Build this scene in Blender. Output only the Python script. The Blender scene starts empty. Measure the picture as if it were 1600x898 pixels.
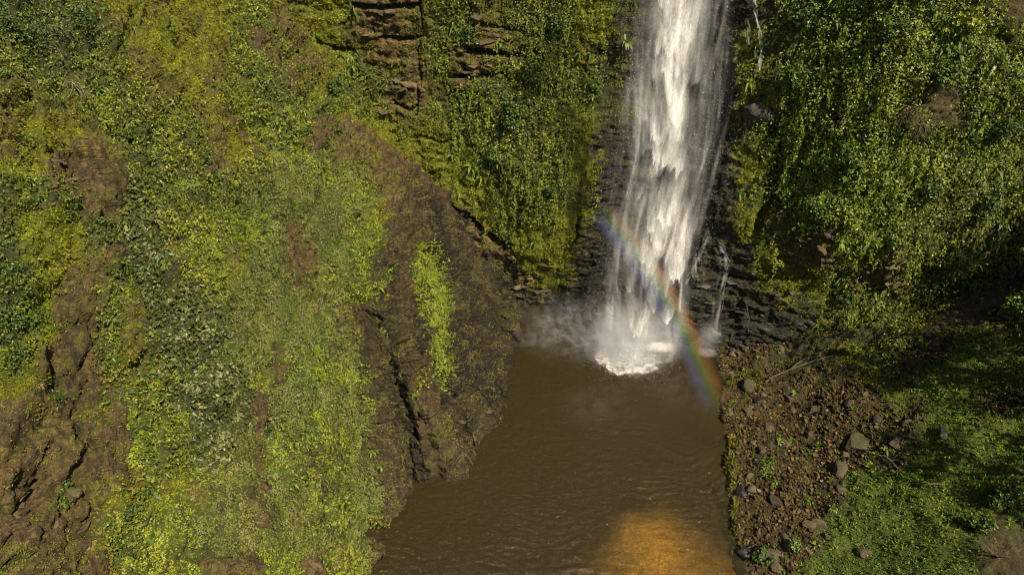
import bpy, math, random
import numpy as np
from mathutils import Vector, Matrix

random.seed(4)
rng = np.random.default_rng(11)
SC = bpy.context.scene
COL = SC.collection
R = math.radians

# ------------------------------------------------------------------ camera, sky, sun, exposure
PITCH = 35.0
CAMZ = 40.0
cam_d = bpy.data.cameras.new('camera')
cam_d.sensor_width = 36.0
cam_d.lens = 24.0
cam_d.clip_end = 600.0
cam = bpy.data.objects.new('camera', cam_d)
COL.objects.link(cam)
cam.location = (0, 0, CAMZ)
cam.rotation_euler = (R(90 - PITCH), 0, 0)
SC.camera = cam

SUN = Vector((0.41, -0.49, 0.77)).normalized()      # direction towards the sun
SUN_EL = math.asin(SUN.z)
SUN_AZ = math.atan2(SUN.x, SUN.y)
w = bpy.data.worlds.new('World')
SC.world = w
w.use_nodes = True
nt = w.node_tree
nt.nodes.clear()
sky = nt.nodes.new('ShaderNodeTexSky')
sky.sky_type = 'NISHITA'
sky.sun_disc = False
sky.sun_elevation = SUN_EL
sky.sun_rotation = SUN_AZ
bg = nt.nodes.new('ShaderNodeBackground')
bg.inputs['Strength'].default_value = 0.054
wo = nt.nodes.new('ShaderNodeOutputWorld')
nt.links.new(sky.outputs[0], bg.inputs[0])
nt.links.new(bg.outputs[0], wo.inputs[0])

sun_d = bpy.data.lights.new('sun', 'SUN')
sun_d.energy = 5.0
sun_d.angle = R(0.5)
sun_d.color = (1.0, 0.89, 0.70)
sun = bpy.data.objects.new('sun', sun_d)
COL.objects.link(sun)
sun.location = (30, -40, 70)
sun.rotation_euler = (-SUN).to_track_quat('-Z', 'Y').to_euler()

SC.view_settings.view_transform = 'Standard'
SC.view_settings.look = 'None'
SC.view_settings.gamma = 1.0
SC.view_settings.use_curve_mapping = False
SC.view_settings.exposure = 1.0
SC.cycles.transparent_max_bounces = 24
SC.cycles.max_bounces = 6
SC.cycles.diffuse_bounces = 3
SC.cycles.volume_bounces = 0
SC.cycles.filter_width = 1.0
SC.cycles.use_denoising = True
SC.cycles.volume_step_rate = 2.0

# ------------------------------------------------------------------ geometry of the view, used to measure the place
CS, CC, F = math.sin(R(PITCH)), math.cos(R(PITCH)), 1066.7


def project(P):
    x, y, z = P[..., 0], P[..., 1], P[..., 2] - CAMZ
    dep = y * CC - z * CS
    up = y * CS + z * CC
    dep_ = np.where(dep > 1, dep, 1)
    return 800 + x / dep_ * F, 449 - up / dep_ * F, dep


def ray(px, py):
    u, v = (px - 800) / F, (449 - py) / F
    return np.array((u, CC + v * CS, -CS + v * CC))


def at_z(px, py, z=0.0):
    d = ray(px, py)
    return np.array((0, 0, CAMZ)) + d * ((z - CAMZ) / d[2])


def at_y(px, py, y):
    d = ray(px, py)
    return np.array((0, 0, CAMZ)) + d * (y / d[1])


# ------------------------------------------------------------------ noise
_perm = rng.permutation(256)
_perm = np.concatenate([_perm, _perm, _perm])
_grad = rng.normal(size=(256, 3))
_grad /= np.linalg.norm(_grad, axis=1)[:, None]


_gx, _gy, _gz = [np.ascontiguousarray(_grad[:, k].astype(np.float32)) for k in range(3)]
_perm = _perm.astype(np.int32)


def perlin(P):
    fl = np.floor(P)
    i = fl.astype(np.int32) & 255
    f = (P - fl).astype(np.float32)
    fx, fy, fz = [np.ascontiguousarray(f[:, k]) for k in range(3)]
    ix, iy, iz = i[:, 0], i[:, 1], i[:, 2]
    ux, uy, uz = [t * t * t * (t * (t * 6 - 15) + 10) for t in (fx, fy, fz)]
    out = np.zeros(len(P), dtype=np.float32)
    for dx in (0, 1):
        a = _perm[ix + dx]
        wx = ux if dx else 1 - ux
        for dy in (0, 1):
            b = _perm[a + iy + dy]
            wxy = wx * (uy if dy else 1 - uy)
            for dz in (0, 1):
                h = _perm[b + iz + dz]
                out += wxy * (uz if dz else 1 - uz) * (_gx[h] * (fx - dx) + _gy[h] * (fy - dy) + _gz[h] * (fz - dz))
    return out * 1.6


def fbm(P, scale=1.0, oct=4, ridged=False, gain=0.5, seed=0.0):
    P = np.asarray(P) * scale + seed * 17.31
    o, a, n = 0, 1.0, 0
    for k in range(oct):
        v = perlin(P)
        if ridged:
            v = 1 - 2 * np.abs(v)
        o = o + a * v
        n += a
        a *= gain
        P = P * 2.03 + 5.7
    return o / n


def sstep(a, b, x):
    t = np.clip((x - a) / (b - a), 0, 1)
    return t * t * (3 - 2 * t)


# ------------------------------------------------------------------ survey of what grows where (32-pixel squares of the photograph)
# r rock, w wet rock, D wet moss with deep shade put into its colour, m moss, o thin moss and dead grass, g pale small-leaved mat, b lime small leaves,
# d dark broad leaves, l creeper, L lush creeper, s dark shrubs, k dry twigs, G grass, u rubble, p pool
SURVEY = """
ssslsmmommmlloommrrrolloolllmmDwwwwwwDLLLLLLLLlllk
sssssommmomllrommrrrolloolllmmDwwwwwwmLLLLLLLLLLLl
lsssslommmolllrmmorrolrrolllmDDwwwwwwmLLLLLLLLLLLl
llsslloommolllromloorlrrlllllDDwwwwwlmLLLLLLLLLLLL
oolollloomollsomsolrrolllllllDwwwwwwwlLLLLLLLkkLLL
oooolllllomlllssmlmrollllsllmDwwwwwwrmLLrLLLLkkLLl
ommmolllllombllrsmmmmmlllsllmDDwwwwwDmLLLLLLLLlLLl
olmrroslllombgbgrrmmmmmlllllmDDwwwwwDDLLLLLLlLlLLl
mmmrrolsllrolggbggrrmmmmllllmDDwwwwwDDLLLLLLLLLlll
slsrrrdllsllgggggbrrommmllllrDDwwwwwmDLLLLLLLlllLl
ommsroddlllGggggggmrrwrmmllmmDDwwwwwmDDLLLLLlllkll
smmmlsddlbbGbggggbborwwrsmmmmwDwwwwwwDDDrLLlllllll
smmmorsdobboggrggbmobwwwrmmmmwwwwwwwwmDrrmlrllllll
slmrroddsbbmggrggrmobbwwwrmmwwwwwwwwwmmmllrrllllls
ssmrolodddlggggggbbobbrwwwrwwwwwwwwwwwoDmllllllkkl
ssmrrloddddggggggrobbbrwwwppwwwwwwwwwwwDllllllkkul
slmrllobdddggggggrbobrrwwppppppwwwwwwwwDDDDllkuGll
mmrrllobdddgrggbgorrbbrwwpppppppppwuwwDDDmlluuGGGl
mmslrlombdddrrgbroombbrrwppppppppppuouuuuumllGGGGl
morslrbbdddddrgrrrbrbrrwppppppppppppuuuuuuuGGGGGus
mrrrorblbddddrrbgggbrrrwppppppppppppuuuuuuuuuGGGGG
rlrorrblbddggrlrbgglrrrppppppppppppouuuuuuuuuGGGGG
rrrorrbllddggbrllgglrrpppppppppppppouuuuuuuuGGGGGG
rrorroolmbgggglrlggbrppppppppppppppouuuuuGGGGGGGGG
rrrromsmbogggggrlggorppppppppppppppouuuuuGGGGGGGGG
rrrrolllbgggorgllgbrpppppppppppppppouuuuGGGGGGGGkG
rrrrollbbbgggrrgrrgrpppppppppppppppouusuGGGGGGGGkk
rrrorolbbblgrrrgrrgppppppppppppppppDuuuGGGGGGGGGkk
""".split()
TYPES = 'rwDmogbdlLskGupa'
TI = {c: i for i, c in enumerate(TYPES)}
GRID = np.array([[TI[c] for c in (row + row[-1] * 50)[:50]] for row in SURVEY])
for r_ in range(2, 16):
    GRID[r_, 29:31] = TI['D' if r_ < 6 else 'w']
    GRID[r_, 31] = TI['w']
GRID[11:16, 28] = TI['w']
for r_ in range(17, 28):
    row_ = GRID[r_, 11:19]
    row_[(row_ == TI['r']) | (row_ == TI['o'])] = TI['g'] if r_ % 3 else TI['b']
for r_ in range(1, 12):
    GRID[r_, 36], GRID[r_, 37] = TI['m' if r_ % 3 else 'l'], TI['l' if r_ % 4 else 'm']


def survey(px, py):
    c = np.clip((px / 32).astype(int), 0, 49)
    r = np.clip((py / 32).astype(int), 0, 27)
    return GRID[r, c]


def inside(px, py, poly):
    r = np.zeros(px.shape, bool)
    n = len(poly)
    for k in range(n):
        (x0, y0), (x1, y1) = poly[k], poly[(k + 1) % n]
        c = ((y0 > py) != (y1 > py)) & (px < (x1 - x0) * (py - y0) / (y1 - y0 + 1e-9) + x0)
        r ^= c
    return r


APRON = [(572, 430), (588, 380), (612, 322), (640, 292), (690, 300), (735, 340), (775, 420), (830, 490), (830, 600), (770, 700), (720, 760), (640, 800), (600, 930), (578, 930), (592, 780), (580, 690), (575, 600), (562, 540), (560, 470)]
LIMES = [[(632, 392), (668, 388), (692, 420), (700, 470), (694, 560), (690, 625), (668, 600), (650, 560), (640, 480)], [(548, 405), (578, 398), (582, 470), (560, 482)], [(585, 428), (600, 430), (600, 470), (588, 472)],
         [(640, 580), (655, 570), (660, 600), (648, 640)], [(600, 476), (614, 480), (610, 492)], [(580, 515), (598, 512), (598, 532), (584, 532)]]
BARE = [[(82, 245), (178, 252), (200, 310), (170, 330), (98, 316)], [(75, 450), (145, 440), (160, 560), (140, 690), (125, 770), (95, 880), (-200, 900), (-200, 690), (60, 610), (88, 520)],
        [(452, 350), (470, 350), (473, 445), (458, 460)], [(398, 630), (415, 610), (414, 770), (400, 770)], [(474, 700), (490, 700), (515, 780), (503, 785)], [(428, 540), (441, 540), (438, 600), (428, 598)],
        [(325, 878), (400, 862), (405, 900), (320, 910)], [(468, 868), (508, 862), (512, 900), (465, 905)], [(392, 770), (425, 800), (425, 835), (405, 820)]]


def left_override(px, py, t):
    for poly in BARE:
        t = np.where(inside(px, py, poly), TI['r'], t)
    t = np.where(inside(px, py, APRON), TI['a'], t)
    for poly in LIMES:
        t = np.where(inside(px, py, poly), TI['b'], t)
    return t


def seg_dist(px, py, line):
    best = np.full(px.shape, 1e9)
    for (x0, y0), (x1, y1) in zip(line[:-1], line[1:]):
        dx, dy = x1 - x0, y1 - y0
        t = np.clip(((px - x0) * dx + (py - y0) * dy) / (dx * dx + dy * dy + 1e-9), 0, 1)
        best = np.minimum(best, np.hypot(px - x0 - t * dx, py - y0 - t * dy))
    return best


# cracks, hollows and ledges: (line, half width in photo pixels, depth in metres)
CRACKS = [
    ([(-10, 830), (14, 790), (35, 765), (55, 738), (72, 700)], 5, .55),
    ([(18, 880), (24, 840), (38, 790), (52, 765), (66, 742)], 9, 1.0),
    ([(118, 700), (113, 650), (118, 605), (140, 560), (150, 520)], 4, .5),
    ([(85, 790), (100, 770), (128, 742), (146, 720)], 5, .55),
    ([(50, 890), (60, 850), (65, 815)], 3, .3),
    ([(76, 238), (105, 245), (140, 250), (168, 250)], 6, .8), ([(38, 300), (82, 297)], 5, .5),
    ([(145, 322), (185, 333)], 3, .4), ([(130, 427), (165, 432), (200, 418), (232, 414)], 4, .5),
    ([(135, 500), (142, 540), (135, 570)], 4, .4), ([(452, 345), (462, 390), (466, 445)], 13, .5),
    ([(436, 540), (434, 570), (436, 600)], 8, .5), ([(398, 625), (408, 680), (412, 730), (405, 780)], 9, .5),
    ([(430, 600), (425, 650), (412, 690)], 7, .4), ([(480, 700), (490, 740), (515, 780), (520, 760)], 7, .5),
    ([(395, 770), (415, 800), (430, 830)], 8, .5), ([(335, 870), (345, 830), (350, 800)], 7, .5),
    ([(320, 885), (360, 878), (400, 868)], 9, .6), ([(470, 880), (500, 865), (510, 890)], 9, .6),
    ([(500, 460), (530, 480), (530, 540)], 8, .4), ([(528, 500), (525, 560), (505, 600)], 8, .4),
    ([(545, 8), (600, 12), (652, 8)], 5, .8), ([(597, 57), (625, 62), (652, 58)], 4, .7),
    ([(752, 38), (800, 46), (820, 50)], 4, .6), ([(730, 78), (770, 84), (822, 88)], 6, 1.0),
    ([(700, 118), (735, 120), (790, 116)], 5, .8), ([(494, 68), (520, 74), (548, 80)], 6, .9),
    ([(655, -10), (660, 40), (653, 80), (658, 120), (650, 180)], 2.5, .35), ([(615, 160), (640, 175), (650, 168)], 4, .5),
    ([(650, 210), (690, 222), (720, 215)], 3, .5), ([(560, 190), (580, 172)], 4, .4),
    ([(640, 310), (625, 420), (628, 520), (622, 640), (645, 720)], 7, .7),
    ([(700, 322), (735, 345), (765, 370), (790, 385)], 8, 1.0), ([(880, 400), (900, 375), (905, 340)], 4, .8),
    ([(770, 440), (795, 465), (830, 478), (880, 480)], 6, .9), ([(700, 335), (745, 400), (780, 470)], 4, .5),
    ([(1205, 180), (1212, 220), (1205, 300), (1180, 360)], 9, 1.0), ([(1130, 430), (1170, 436), (1260, 432)], 3, .5),
    ([(1290, 150), (1310, 190)], 6, .7), ([(1310, 420), (1300, 460)], 4, .5), ([(570, 480), (560, 600), (575, 760), (582, 860)], 5, .5),
    ([(660, 500), (668, 560), (672, 640)], 3, .35), ([(700, 520), (706, 600), (700, 680)], 3, .3), ([(600, 520), (596, 600), (602, 700)], 4, .35),
]
# bare earth runs down the slope: (line, half width)
CHUTES = [([(395, 50), (425, 100), (450, 140)], 11), ([(285, 110), (330, 150)], 5), ([(345, 180), (372, 215), (395, 245)], 7),
          ([(535, 200), (600, 240), (660, 290), (700, 330)], 15), ([(490, 190), (500, 235)], 7), ([(630, 330), (625, 450), (630, 560)], 9),
          ([(660, 520), (655, 640), (660, 710)], 12), ([(400, 610), (410, 700), (405, 780)], 6), ([(474, 700), (503, 770)], 5),
          ([(455, 350), (468, 450)], 8), ([(432, 540), (435, 600)], 5), ([(345, 790), (350, 825)], 5), ([(330, 878), (400, 870)], 7),
          ([(90, 265), (180, 275), (175, 310)], 22), ([(110, 480), (120, 560), (100, 640)], 26)]

# ------------------------------------------------------------------ materials
MATS = {}


def newmat(name):
    m = bpy.data.materials.new(name)
    m.use_nodes = True
    m.node_tree.nodes.clear()
    MATS[name] = m
    return m, m.node_tree.nodes, m.node_tree.links


def N_(nodes, typ, **kw):
    n = nodes.new(typ)
    for k, v in kw.items():
        if k in n.inputs:
            n.inputs[k].default_value = v
        else:
            setattr(n, k, v)
    return n


def terrain_material(name, bump=0.5, fine=9.0):
    m, n, l = newmat(name)
    out = n.new('ShaderNodeOutputMaterial')
    b = n.new('ShaderNodeBsdfPrincipled')
    a = N_(n, 'ShaderNodeAttribute', attribute_name='col')
    wt = N_(n, 'ShaderNodeAttribute', attribute_name='wet')
    tc = n.new('ShaderNodeTexCoord')
    n1 = N_(n, 'ShaderNodeTexNoise', Scale=fine, Detail=6.0, Roughness=0.7)
    n2 = N_(n, 'ShaderNodeTexNoise', Scale=1.6, Detail=5.0, Roughness=0.65)
    l.new(tc.outputs['Object'], n1.inputs['Vector'])
    l.new(tc.outputs['Object'], n2.inputs['Vector'])
    r1 = N_(n, 'ShaderNodeMapRange')
    r1.inputs['From Min'].default_value = .3
    r1.inputs['From Max'].default_value = .72
    r1.inputs['To Min'].default_value = .5
    r1.inputs['To Max'].default_value = 1.55
    l.new(n1.outputs[0], r1.inputs['Value'])
    r2 = N_(n, 'ShaderNodeMapRange')
    r2.inputs['From Min'].default_value = .3
    r2.inputs['From Max'].default_value = .7
    r2.inputs['To Min'].default_value = .65
    r2.inputs['To Max'].default_value = 1.35
    l.new(n2.outputs[0], r2.inputs['Value'])
    mm = N_(n, 'ShaderNodeMath', operation='MULTIPLY')
    l.new(r1.outputs[0], mm.inputs[0])
    l.new(r2.outputs[0], mm.inputs[1])
    vm = N_(n, 'ShaderNodeVectorMath', operation='SCALE')
    l.new(a.outputs['Color'], vm.inputs[0])
    l.new(mm.outputs[0], vm.inputs['Scale'])
    rk = N_(n, 'ShaderNodeAttribute', attribute_name='rocky')
    sm = n.new('ShaderNodeMapping')
    sm.inputs['Scale'].default_value = (2.6, 2.6, .35)
    l.new(tc.outputs['Object'], sm.inputs[0])
    sn = N_(n, 'ShaderNodeTexNoise', Scale=1.3, Detail=6.0, Roughness=.7)
    l.new(sm.outputs[0], sn.inputs['Vector'])
    sr = N_(n, 'ShaderNodeMapRange')
    sr.inputs['From Min'].default_value = .38
    sr.inputs['From Max'].default_value = .62
    sr.inputs['To Min'].default_value = .38
    sr.inputs['To Max'].default_value = 1.3
    l.new(sn.outputs[0], sr.inputs['Value'])
    sx = N_(n, 'ShaderNodeMix', data_type='FLOAT')
    l.new(rk.outputs['Fac'], sx.inputs[0])
    sx.inputs[2].default_value = 1.0
    l.new(sr.outputs[0], sx.inputs[3])
    vm2 = N_(n, 'ShaderNodeVectorMath', operation='SCALE')
    l.new(vm.outputs[0], vm2.inputs[0])
    l.new(sx.outputs[0], vm2.inputs['Scale'])
    l.new(vm2.outputs[0], b.inputs['Base Color'])
    rr = N_(n, 'ShaderNodeMapRange')
    rr.inputs['To Min'].default_value = .95
    rr.inputs['To Max'].default_value = .58
    l.new(wt.outputs['Fac'], rr.inputs['Value'])
    l.new(rr.outputs[0], b.inputs['Roughness'])
    b.inputs['Specular IOR Level'].default_value = .3
    bp = N_(n, 'ShaderNodeBump', Strength=bump, Distance=.28)
    n3 = N_(n, 'ShaderNodeTexNoise', Scale=fine * .7, Detail=8.0, Roughness=0.75)
    l.new(tc.outputs['Object'], n3.inputs['Vector'])
    # fracture: blocks parted by joints
    wn = N_(n, 'ShaderNodeTexNoise', Scale=1.1, Detail=3.0)
    l.new(tc.outputs['Object'], wn.inputs['Vector'])
    wa = N_(n, 'ShaderNodeVectorMath', operation='MULTIPLY_ADD')
    l.new(wn.outputs['Color'], wa.inputs[0])
    wa.inputs[1].default_value = (.9, .9, .9)
    l.new(tc.outputs['Object'], wa.inputs[2])
    wm = n.new('ShaderNodeMapping')
    wm.inputs['Scale'].default_value = (.75, .75, 2.3)
    l.new(wa.outputs[0], wm.inputs[0])
    vo = N_(n, 'ShaderNodeTexVoronoi', feature='DISTANCE_TO_EDGE', Scale=1.5)
    l.new(wm.outputs[0], vo.inputs['Vector'])
    vr = N_(n, 'ShaderNodeMapRange')
    vr.inputs['From Max'].default_value = .12
    l.new(vo.outputs['Distance'], vr.inputs['Value'])
    vx = N_(n, 'ShaderNodeMath', operation='MULTIPLY')
    l.new(vr.outputs[0], vx.inputs[0])
    l.new(rk.outputs['Fac'], vx.inputs[1])
    va = N_(n, 'ShaderNodeMath', operation='MULTIPLY_ADD')
    l.new(vx.outputs[0], va.inputs[0])
    va.inputs[1].default_value = .26
    l.new(n3.outputs[0], va.inputs[2])
    l.new(va.outputs[0], bp.inputs['Height'])
    l.new(bp.outputs[0], b.inputs['Normal'])
    l.new(b.outputs[0], out.inputs[0])
    return m


def leaf_material(name, rough=.5, trans=.28, spec=.35):
    m, n, l = newmat(name)
    out = n.new('ShaderNodeOutputMaterial')
    b = N_(n, 'ShaderNodeBsdfPrincipled', Roughness=rough)
    b.inputs['Specular IOR Level'].default_value = spec
    a = N_(n, 'ShaderNodeAttribute', attribute_name='tint')
    t = n.new('ShaderNodeBsdfTranslucent')
    hs = N_(n, 'ShaderNodeHueSaturation', Saturation=1.15, Value=1.3)
    l.new(a.outputs['Color'], hs.inputs['Color'])
    mx = N_(n, 'ShaderNodeMixShader', Fac=trans)
    l.new(a.outputs['Color'], b.inputs['Base Color'])
    l.new(hs.outputs[0], t.inputs['Color'])
    l.new(b.outputs[0], mx.inputs[1])
    l.new(t.outputs[0], mx.inputs[2])
    l.new(mx.outputs[0], out.inputs[0])
    return m


def rock_material(name, c1, c2, c3, moss=.3, rough=.85):
    m, n, l = newmat(name)
    out = n.new('ShaderNodeOutputMaterial')
    b = N_(n, 'ShaderNodeBsdfPrincipled', Roughness=rough)
    tc = n.new('ShaderNodeTexCoord')
    oi = n.new('ShaderNodeObjectInfo')
    no = N_(n, 'ShaderNodeTexNoise', Scale=3.5, Detail=8.0, Roughness=.7)
    l.new(tc.outputs['Object'], no.inputs['Vector'])
    ad = N_(n, 'ShaderNodeMath', operation='ADD')
    l.new(no.outputs[0], ad.inputs[0])
    s = N_(n, 'ShaderNodeMath', operation='MULTIPLY_ADD')
    l.new(oi.outputs['Random'], s.inputs[0])
    s.inputs[1].default_value = .5
    s.inputs[2].default_value = -.25
    l.new(s.outputs[0], ad.inputs[1])
    cr = n.new('ShaderNodeValToRGB')
    e = cr.color_ramp.elements
    e[0].position = .2
    e[0].color = (*c1, 1)
    e[1].position = .8
    e[1].color = (*c3, 1)
    q = e.new(.5)
    q.color = (*c2, 1)
    l.new(ad.outputs[0], cr.inputs[0])
    ge = n.new('ShaderNodeNewGeometry')
    sx = n.new('ShaderNodeSeparateXYZ')
    l.new(ge.outputs['Normal'], sx.inputs[0])
    mo = N_(n, 'ShaderNodeTexNoise', Scale=3.5, Detail=8.0, Roughness=.8)
    l.new(ge.outputs['Position'], mo.inputs['Vector'])
    mu = N_(n, 'ShaderNodeMath', operation='MULTIPLY')
    l.new(sx.outputs['Z'], mu.inputs[0])
    l.new(mo.outputs[0], mu.inputs[1])
    mr = N_(n, 'ShaderNodeMapRange')
    mr.inputs['From Min'].default_value = .62 - moss * .5
    mr.inputs['From Max'].default_value = .86 - moss * .5
    l.new(mu.outputs[0], mr.inputs['Value'])
    mix = N_(n, 'ShaderNodeMix', data_type='RGBA')
    l.new(mr.outputs[0], mix.inputs[0])
    l.new(cr.outputs[0], mix.inputs[6])
    mix.inputs[7].default_value = (.055, .058, .010, 1)
    l.new(mix.outputs[2], b.inputs['Base Color'])
    bp = N_(n, 'ShaderNodeBump', Strength=.6, Distance=.06)
    n3 = N_(n, 'ShaderNodeTexNoise', Scale=9.0, Detail=8.0, Roughness=.75)
    l.new(tc.outputs['Object'], n3.inputs['Vector'])
    l.new(n3.outputs[0], bp.inputs['Height'])
    l.new(bp.outputs[0], b.inputs['Normal'])
    l.new(b.outputs[0], out.inputs[0])
    return m


terrain_material('cliff_rock', 1.0, 5.0)
terrain_material('bank_earth', .8, 7.0)
leaf_material('leaf', .48, .28, .4)
leaf_material('leaf_matt', .7, .3, .2)
leaf_material('moss_blade', .9, .3, .1)
rock_material('rubble_rock', (.03, .018, .008), (.040, .027, .012), (.078, .054, .026), .40)
rock_material('slab_rock', (.03, .019, .009), (.07, .044, .02), (.12, .078, .04), .40)
rock_material('wet_rock', (.008, .006, .005), (.015, .012, .009), (.032, .026, .020), .25, .55)
rock_material('mossy_rock', (.014, .011, .005), (.03, .024, .009), (.055, .042, .018), .40)


def bark_material(name, c1, c2):
    m, n, l = newmat(name)
    out = n.new('ShaderNodeOutputMaterial')
    b = N_(n, 'ShaderNodeBsdfPrincipled', Roughness=.9)
    tc = n.new('ShaderNodeTexCoord')
    mp = n.new('ShaderNodeMapping')
    mp.inputs['Scale'].default_value = (6, 6, 1.2)
    no = N_(n, 'ShaderNodeTexNoise', Scale=3.0, Detail=7.0)
    l.new(tc.outputs['Object'], mp.inputs[0])
    l.new(mp.outputs[0], no.inputs['Vector'])
    cr = n.new('ShaderNodeValToRGB')
    cr.color_ramp.elements[0].color = (*c1, 1)
    cr.color_ramp.elements[0].position = .3
    cr.color_ramp.elements[1].color = (*c2, 1)
    cr.color_ramp.elements[1].position = .7
    l.new(no.outputs[0], cr.inputs[0])
    l.new(cr.outputs[0], b.inputs['Base Color'])
    l.new(b.outputs[0], out.inputs[0])


bark_material('bark', (.03, .02, .012), (.10, .075, .05))
bark_material('dead_wood', (.10, .075, .045), (.26, .21, .14))
bark_material('twig_brown', (.05, .032, .018), (.13, .09, .05))


# ------------------------------------------------------------------ mesh helpers
def np_mesh(name, V, Fa, smooth=False, face_col=None, point_attrs=None):
    V = np.ascontiguousarray(V, dtype=np.float32)
    Fa = np.ascontiguousarray(Fa, dtype=np.int32)
    k = Fa.shape[1]
    me = bpy.data.meshes.new(name)
    me.vertices.add(len(V))
    me.vertices.foreach_set('co', V.ravel())
    me.loops.add(Fa.size)
    me.loops.foreach_set('vertex_index', Fa.ravel())
    me.polygons.add(len(Fa))
    me.polygons.foreach_set('loop_start', np.arange(0, Fa.size, k, dtype=np.int32))
    me.polygons.foreach_set('use_smooth', np.full(len(Fa), smooth))
    if face_col is not None:
        at = me.attributes.new('tint', 'FLOAT_COLOR', 'FACE')
        c = np.ones((len(Fa), 4), dtype=np.float32)
        c[:, :3] = face_col
        at.data.foreach_set('color', c.ravel())
    for nm, arr in (point_attrs or {}).items():
        if arr.ndim == 2:
            at = me.attributes.new(nm, 'FLOAT_COLOR', 'POINT')
            c = np.ones((len(V), 4), dtype=np.float32)
            c[:, :3] = arr
            at.data.foreach_set('color', c.ravel())
        else:
            at = me.attributes.new(nm, 'FLOAT', 'POINT')
            at.data.foreach_set('value', arr.astype(np.float32))
    me.update(calc_edges=True)
    return me


def link(name, me, mat=None, parent=None, label=None, cat=None, group=None, kind=None, loc=None, mw=None):
    o = bpy.data.objects.new(name, me)
    COL.objects.link(o)
    if mat and me is not None:
        if not me.materials:
            me.materials.append(MATS[mat])
    if parent:
        o.parent = parent
    if loc is not None:
        o.location = loc
    if label:
        o['label'] = label
    if cat:
        o['category'] = cat
    if group:
        o['group'] = group
    if kind:
        o['kind'] = kind
    return o


def grid_faces(nu, nv):
    i = np.arange(nu * nv).reshape(nv, nu)
    return np.stack([i[:-1, :-1], i[:-1, 1:], i[1:, 1:], i[1:, :-1]], -1).reshape(-1, 4)


def grid_normals(P, nu, nv):
    G = P.reshape(nv, nu, 3)
    du = np.gradient(G, axis=1)
    dv = np.gradient(G, axis=0)
    n = np.cross(du, dv)
    n /= np.linalg.norm(n, axis=2)[..., None] + 1e-9
    return n.reshape(-1, 3)


def tubes(paths, sides=5):
    """paths: list of [(point, radius), ...]; returns V, F of tapered tubes in one mesh"""
    V, Fc, base = [], [], 0
    for path in paths:
        n = len(path)
        for i, (p, r) in enumerate(path):
            p = np.asarray(p, float)
            a = np.asarray(path[max(i - 1, 0)][0], float)
            b = np.asarray(path[min(i + 1, n - 1)][0], float)
            t = b - a
            t /= np.linalg.norm(t) + 1e-9
            u = np.cross(t, (0.3, 0.9, 0.31))
            u /= np.linalg.norm(u) + 1e-9
            v = np.cross(t, u)
            for k in range(sides):
                an = 2 * math.pi * k / sides
                V.append(p + (u * math.cos(an) + v * math.sin(an)) * r)
        for i in range(n - 1):
            for k in range(sides):
                Fc.append((base + i * sides + k, base + i * sides + (k + 1) % sides, base + (i + 1) * sides + (k + 1) % sides, base + (i + 1) * sides + k))
        base += n * sides
    return np.array(V), np.array(Fc)


def unit(v):
    return v / (np.linalg.norm(v, axis=-1, keepdims=True) + 1e-9)


def leaf_geo(P, Nn, size, width=.42, fold=.18, droop=.3, tilt=.6):
    """folded two-triangle leaves lying on (P, normal Nn)"""
    n = len(P)
    nn = unit(Nn + rng.normal(0, tilt, (n, 3)) + np.array((0, 0, .25)))
    t = unit(np.cross(nn, rng.normal(size=(n, 3))))
    t = unit(t + np.array((0, 0, -droop)))
    b = np.cross(nn, t)
    s = size[:, None]
    V = np.empty((n, 4, 3))
    V[:, 0] = P - t * s * .5
    V[:, 1] = P + b * s * width + nn * s * fold
    V[:, 2] = P + t * s * .5
    V[:, 3] = P - b * s * width + nn * s * fold
    i = np.arange(n)[:, None] * 4
    Fa = np.stack([np.hstack([i, i + 3, i + 2]), np.hstack([i, i + 2, i + 1])], 1).reshape(-1, 3)
    return V.reshape(-1, 3), Fa


def blade_geo(P, Nn, size, width=.12, spread=.5, up=.5):
    n = len(P)
    d = unit(Nn + rng.normal(0, spread, (n, 3)) + np.array((0, 0, up)))
    b = unit(np.cross(d, rng.normal(size=(n, 3))))
    s = size[:, None]
    V = np.empty((n, 3, 3))
    V[:, 0] = P - b * s * width
    V[:, 1] = P + b * s * width
    V[:, 2] = P + d * s
    return V.reshape(-1, 3), np.arange(n * 3).reshape(-1, 3)


# ------------------------------------------------------------------ ground colour by type (base colours)
TCOL = {'r': (.098, .062, .025), 'w': (.016, .013, .009), 'D': (.028, .028, .009), 'm': (.112, .118, .010), 'o': (.084, .078, .014),  # D: wet moss, its tone darkened to carry deep shade
        'g': (.050, .054, .012), 'b': (.066, .070, .010), 'd': (.030, .034, .010), 'l': (.052, .058, .010), 'L': (.056, .068, .012),
        's': (.030, .034, .009), 'k': (.066, .050, .022), 'G': (.052, .072, .010), 'u': (.036, .026, .012), 'p': (.05, .036, .015), 'a': (.046, .031, .013)}
TC = np.array([TCOL[c] for c in TYPES])
TWET = np.array([{'w': 1., 'D': .6, 'p': .5, 'a': .9}.get(c, 0.) for c in TYPES])
ROCKY = np.array([{'a': 1.25, 'r': 1., 'w': .9, 'o': .7, 'D': .6, 'k': .4, 'u': .4, 'm': .55, 'l': .25, 'b': .25}.get(c, .15) for c in TYPES])
LUMPY = np.array([{'m': .7, 'b': .9, 'l': 1., 'L': 1.4, 's': 1.5, 'd': .7, 'g': .5, 'D': .5, 'G': .5}.get(c, .15) for c in TYPES])


class Surf:
    pass


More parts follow.
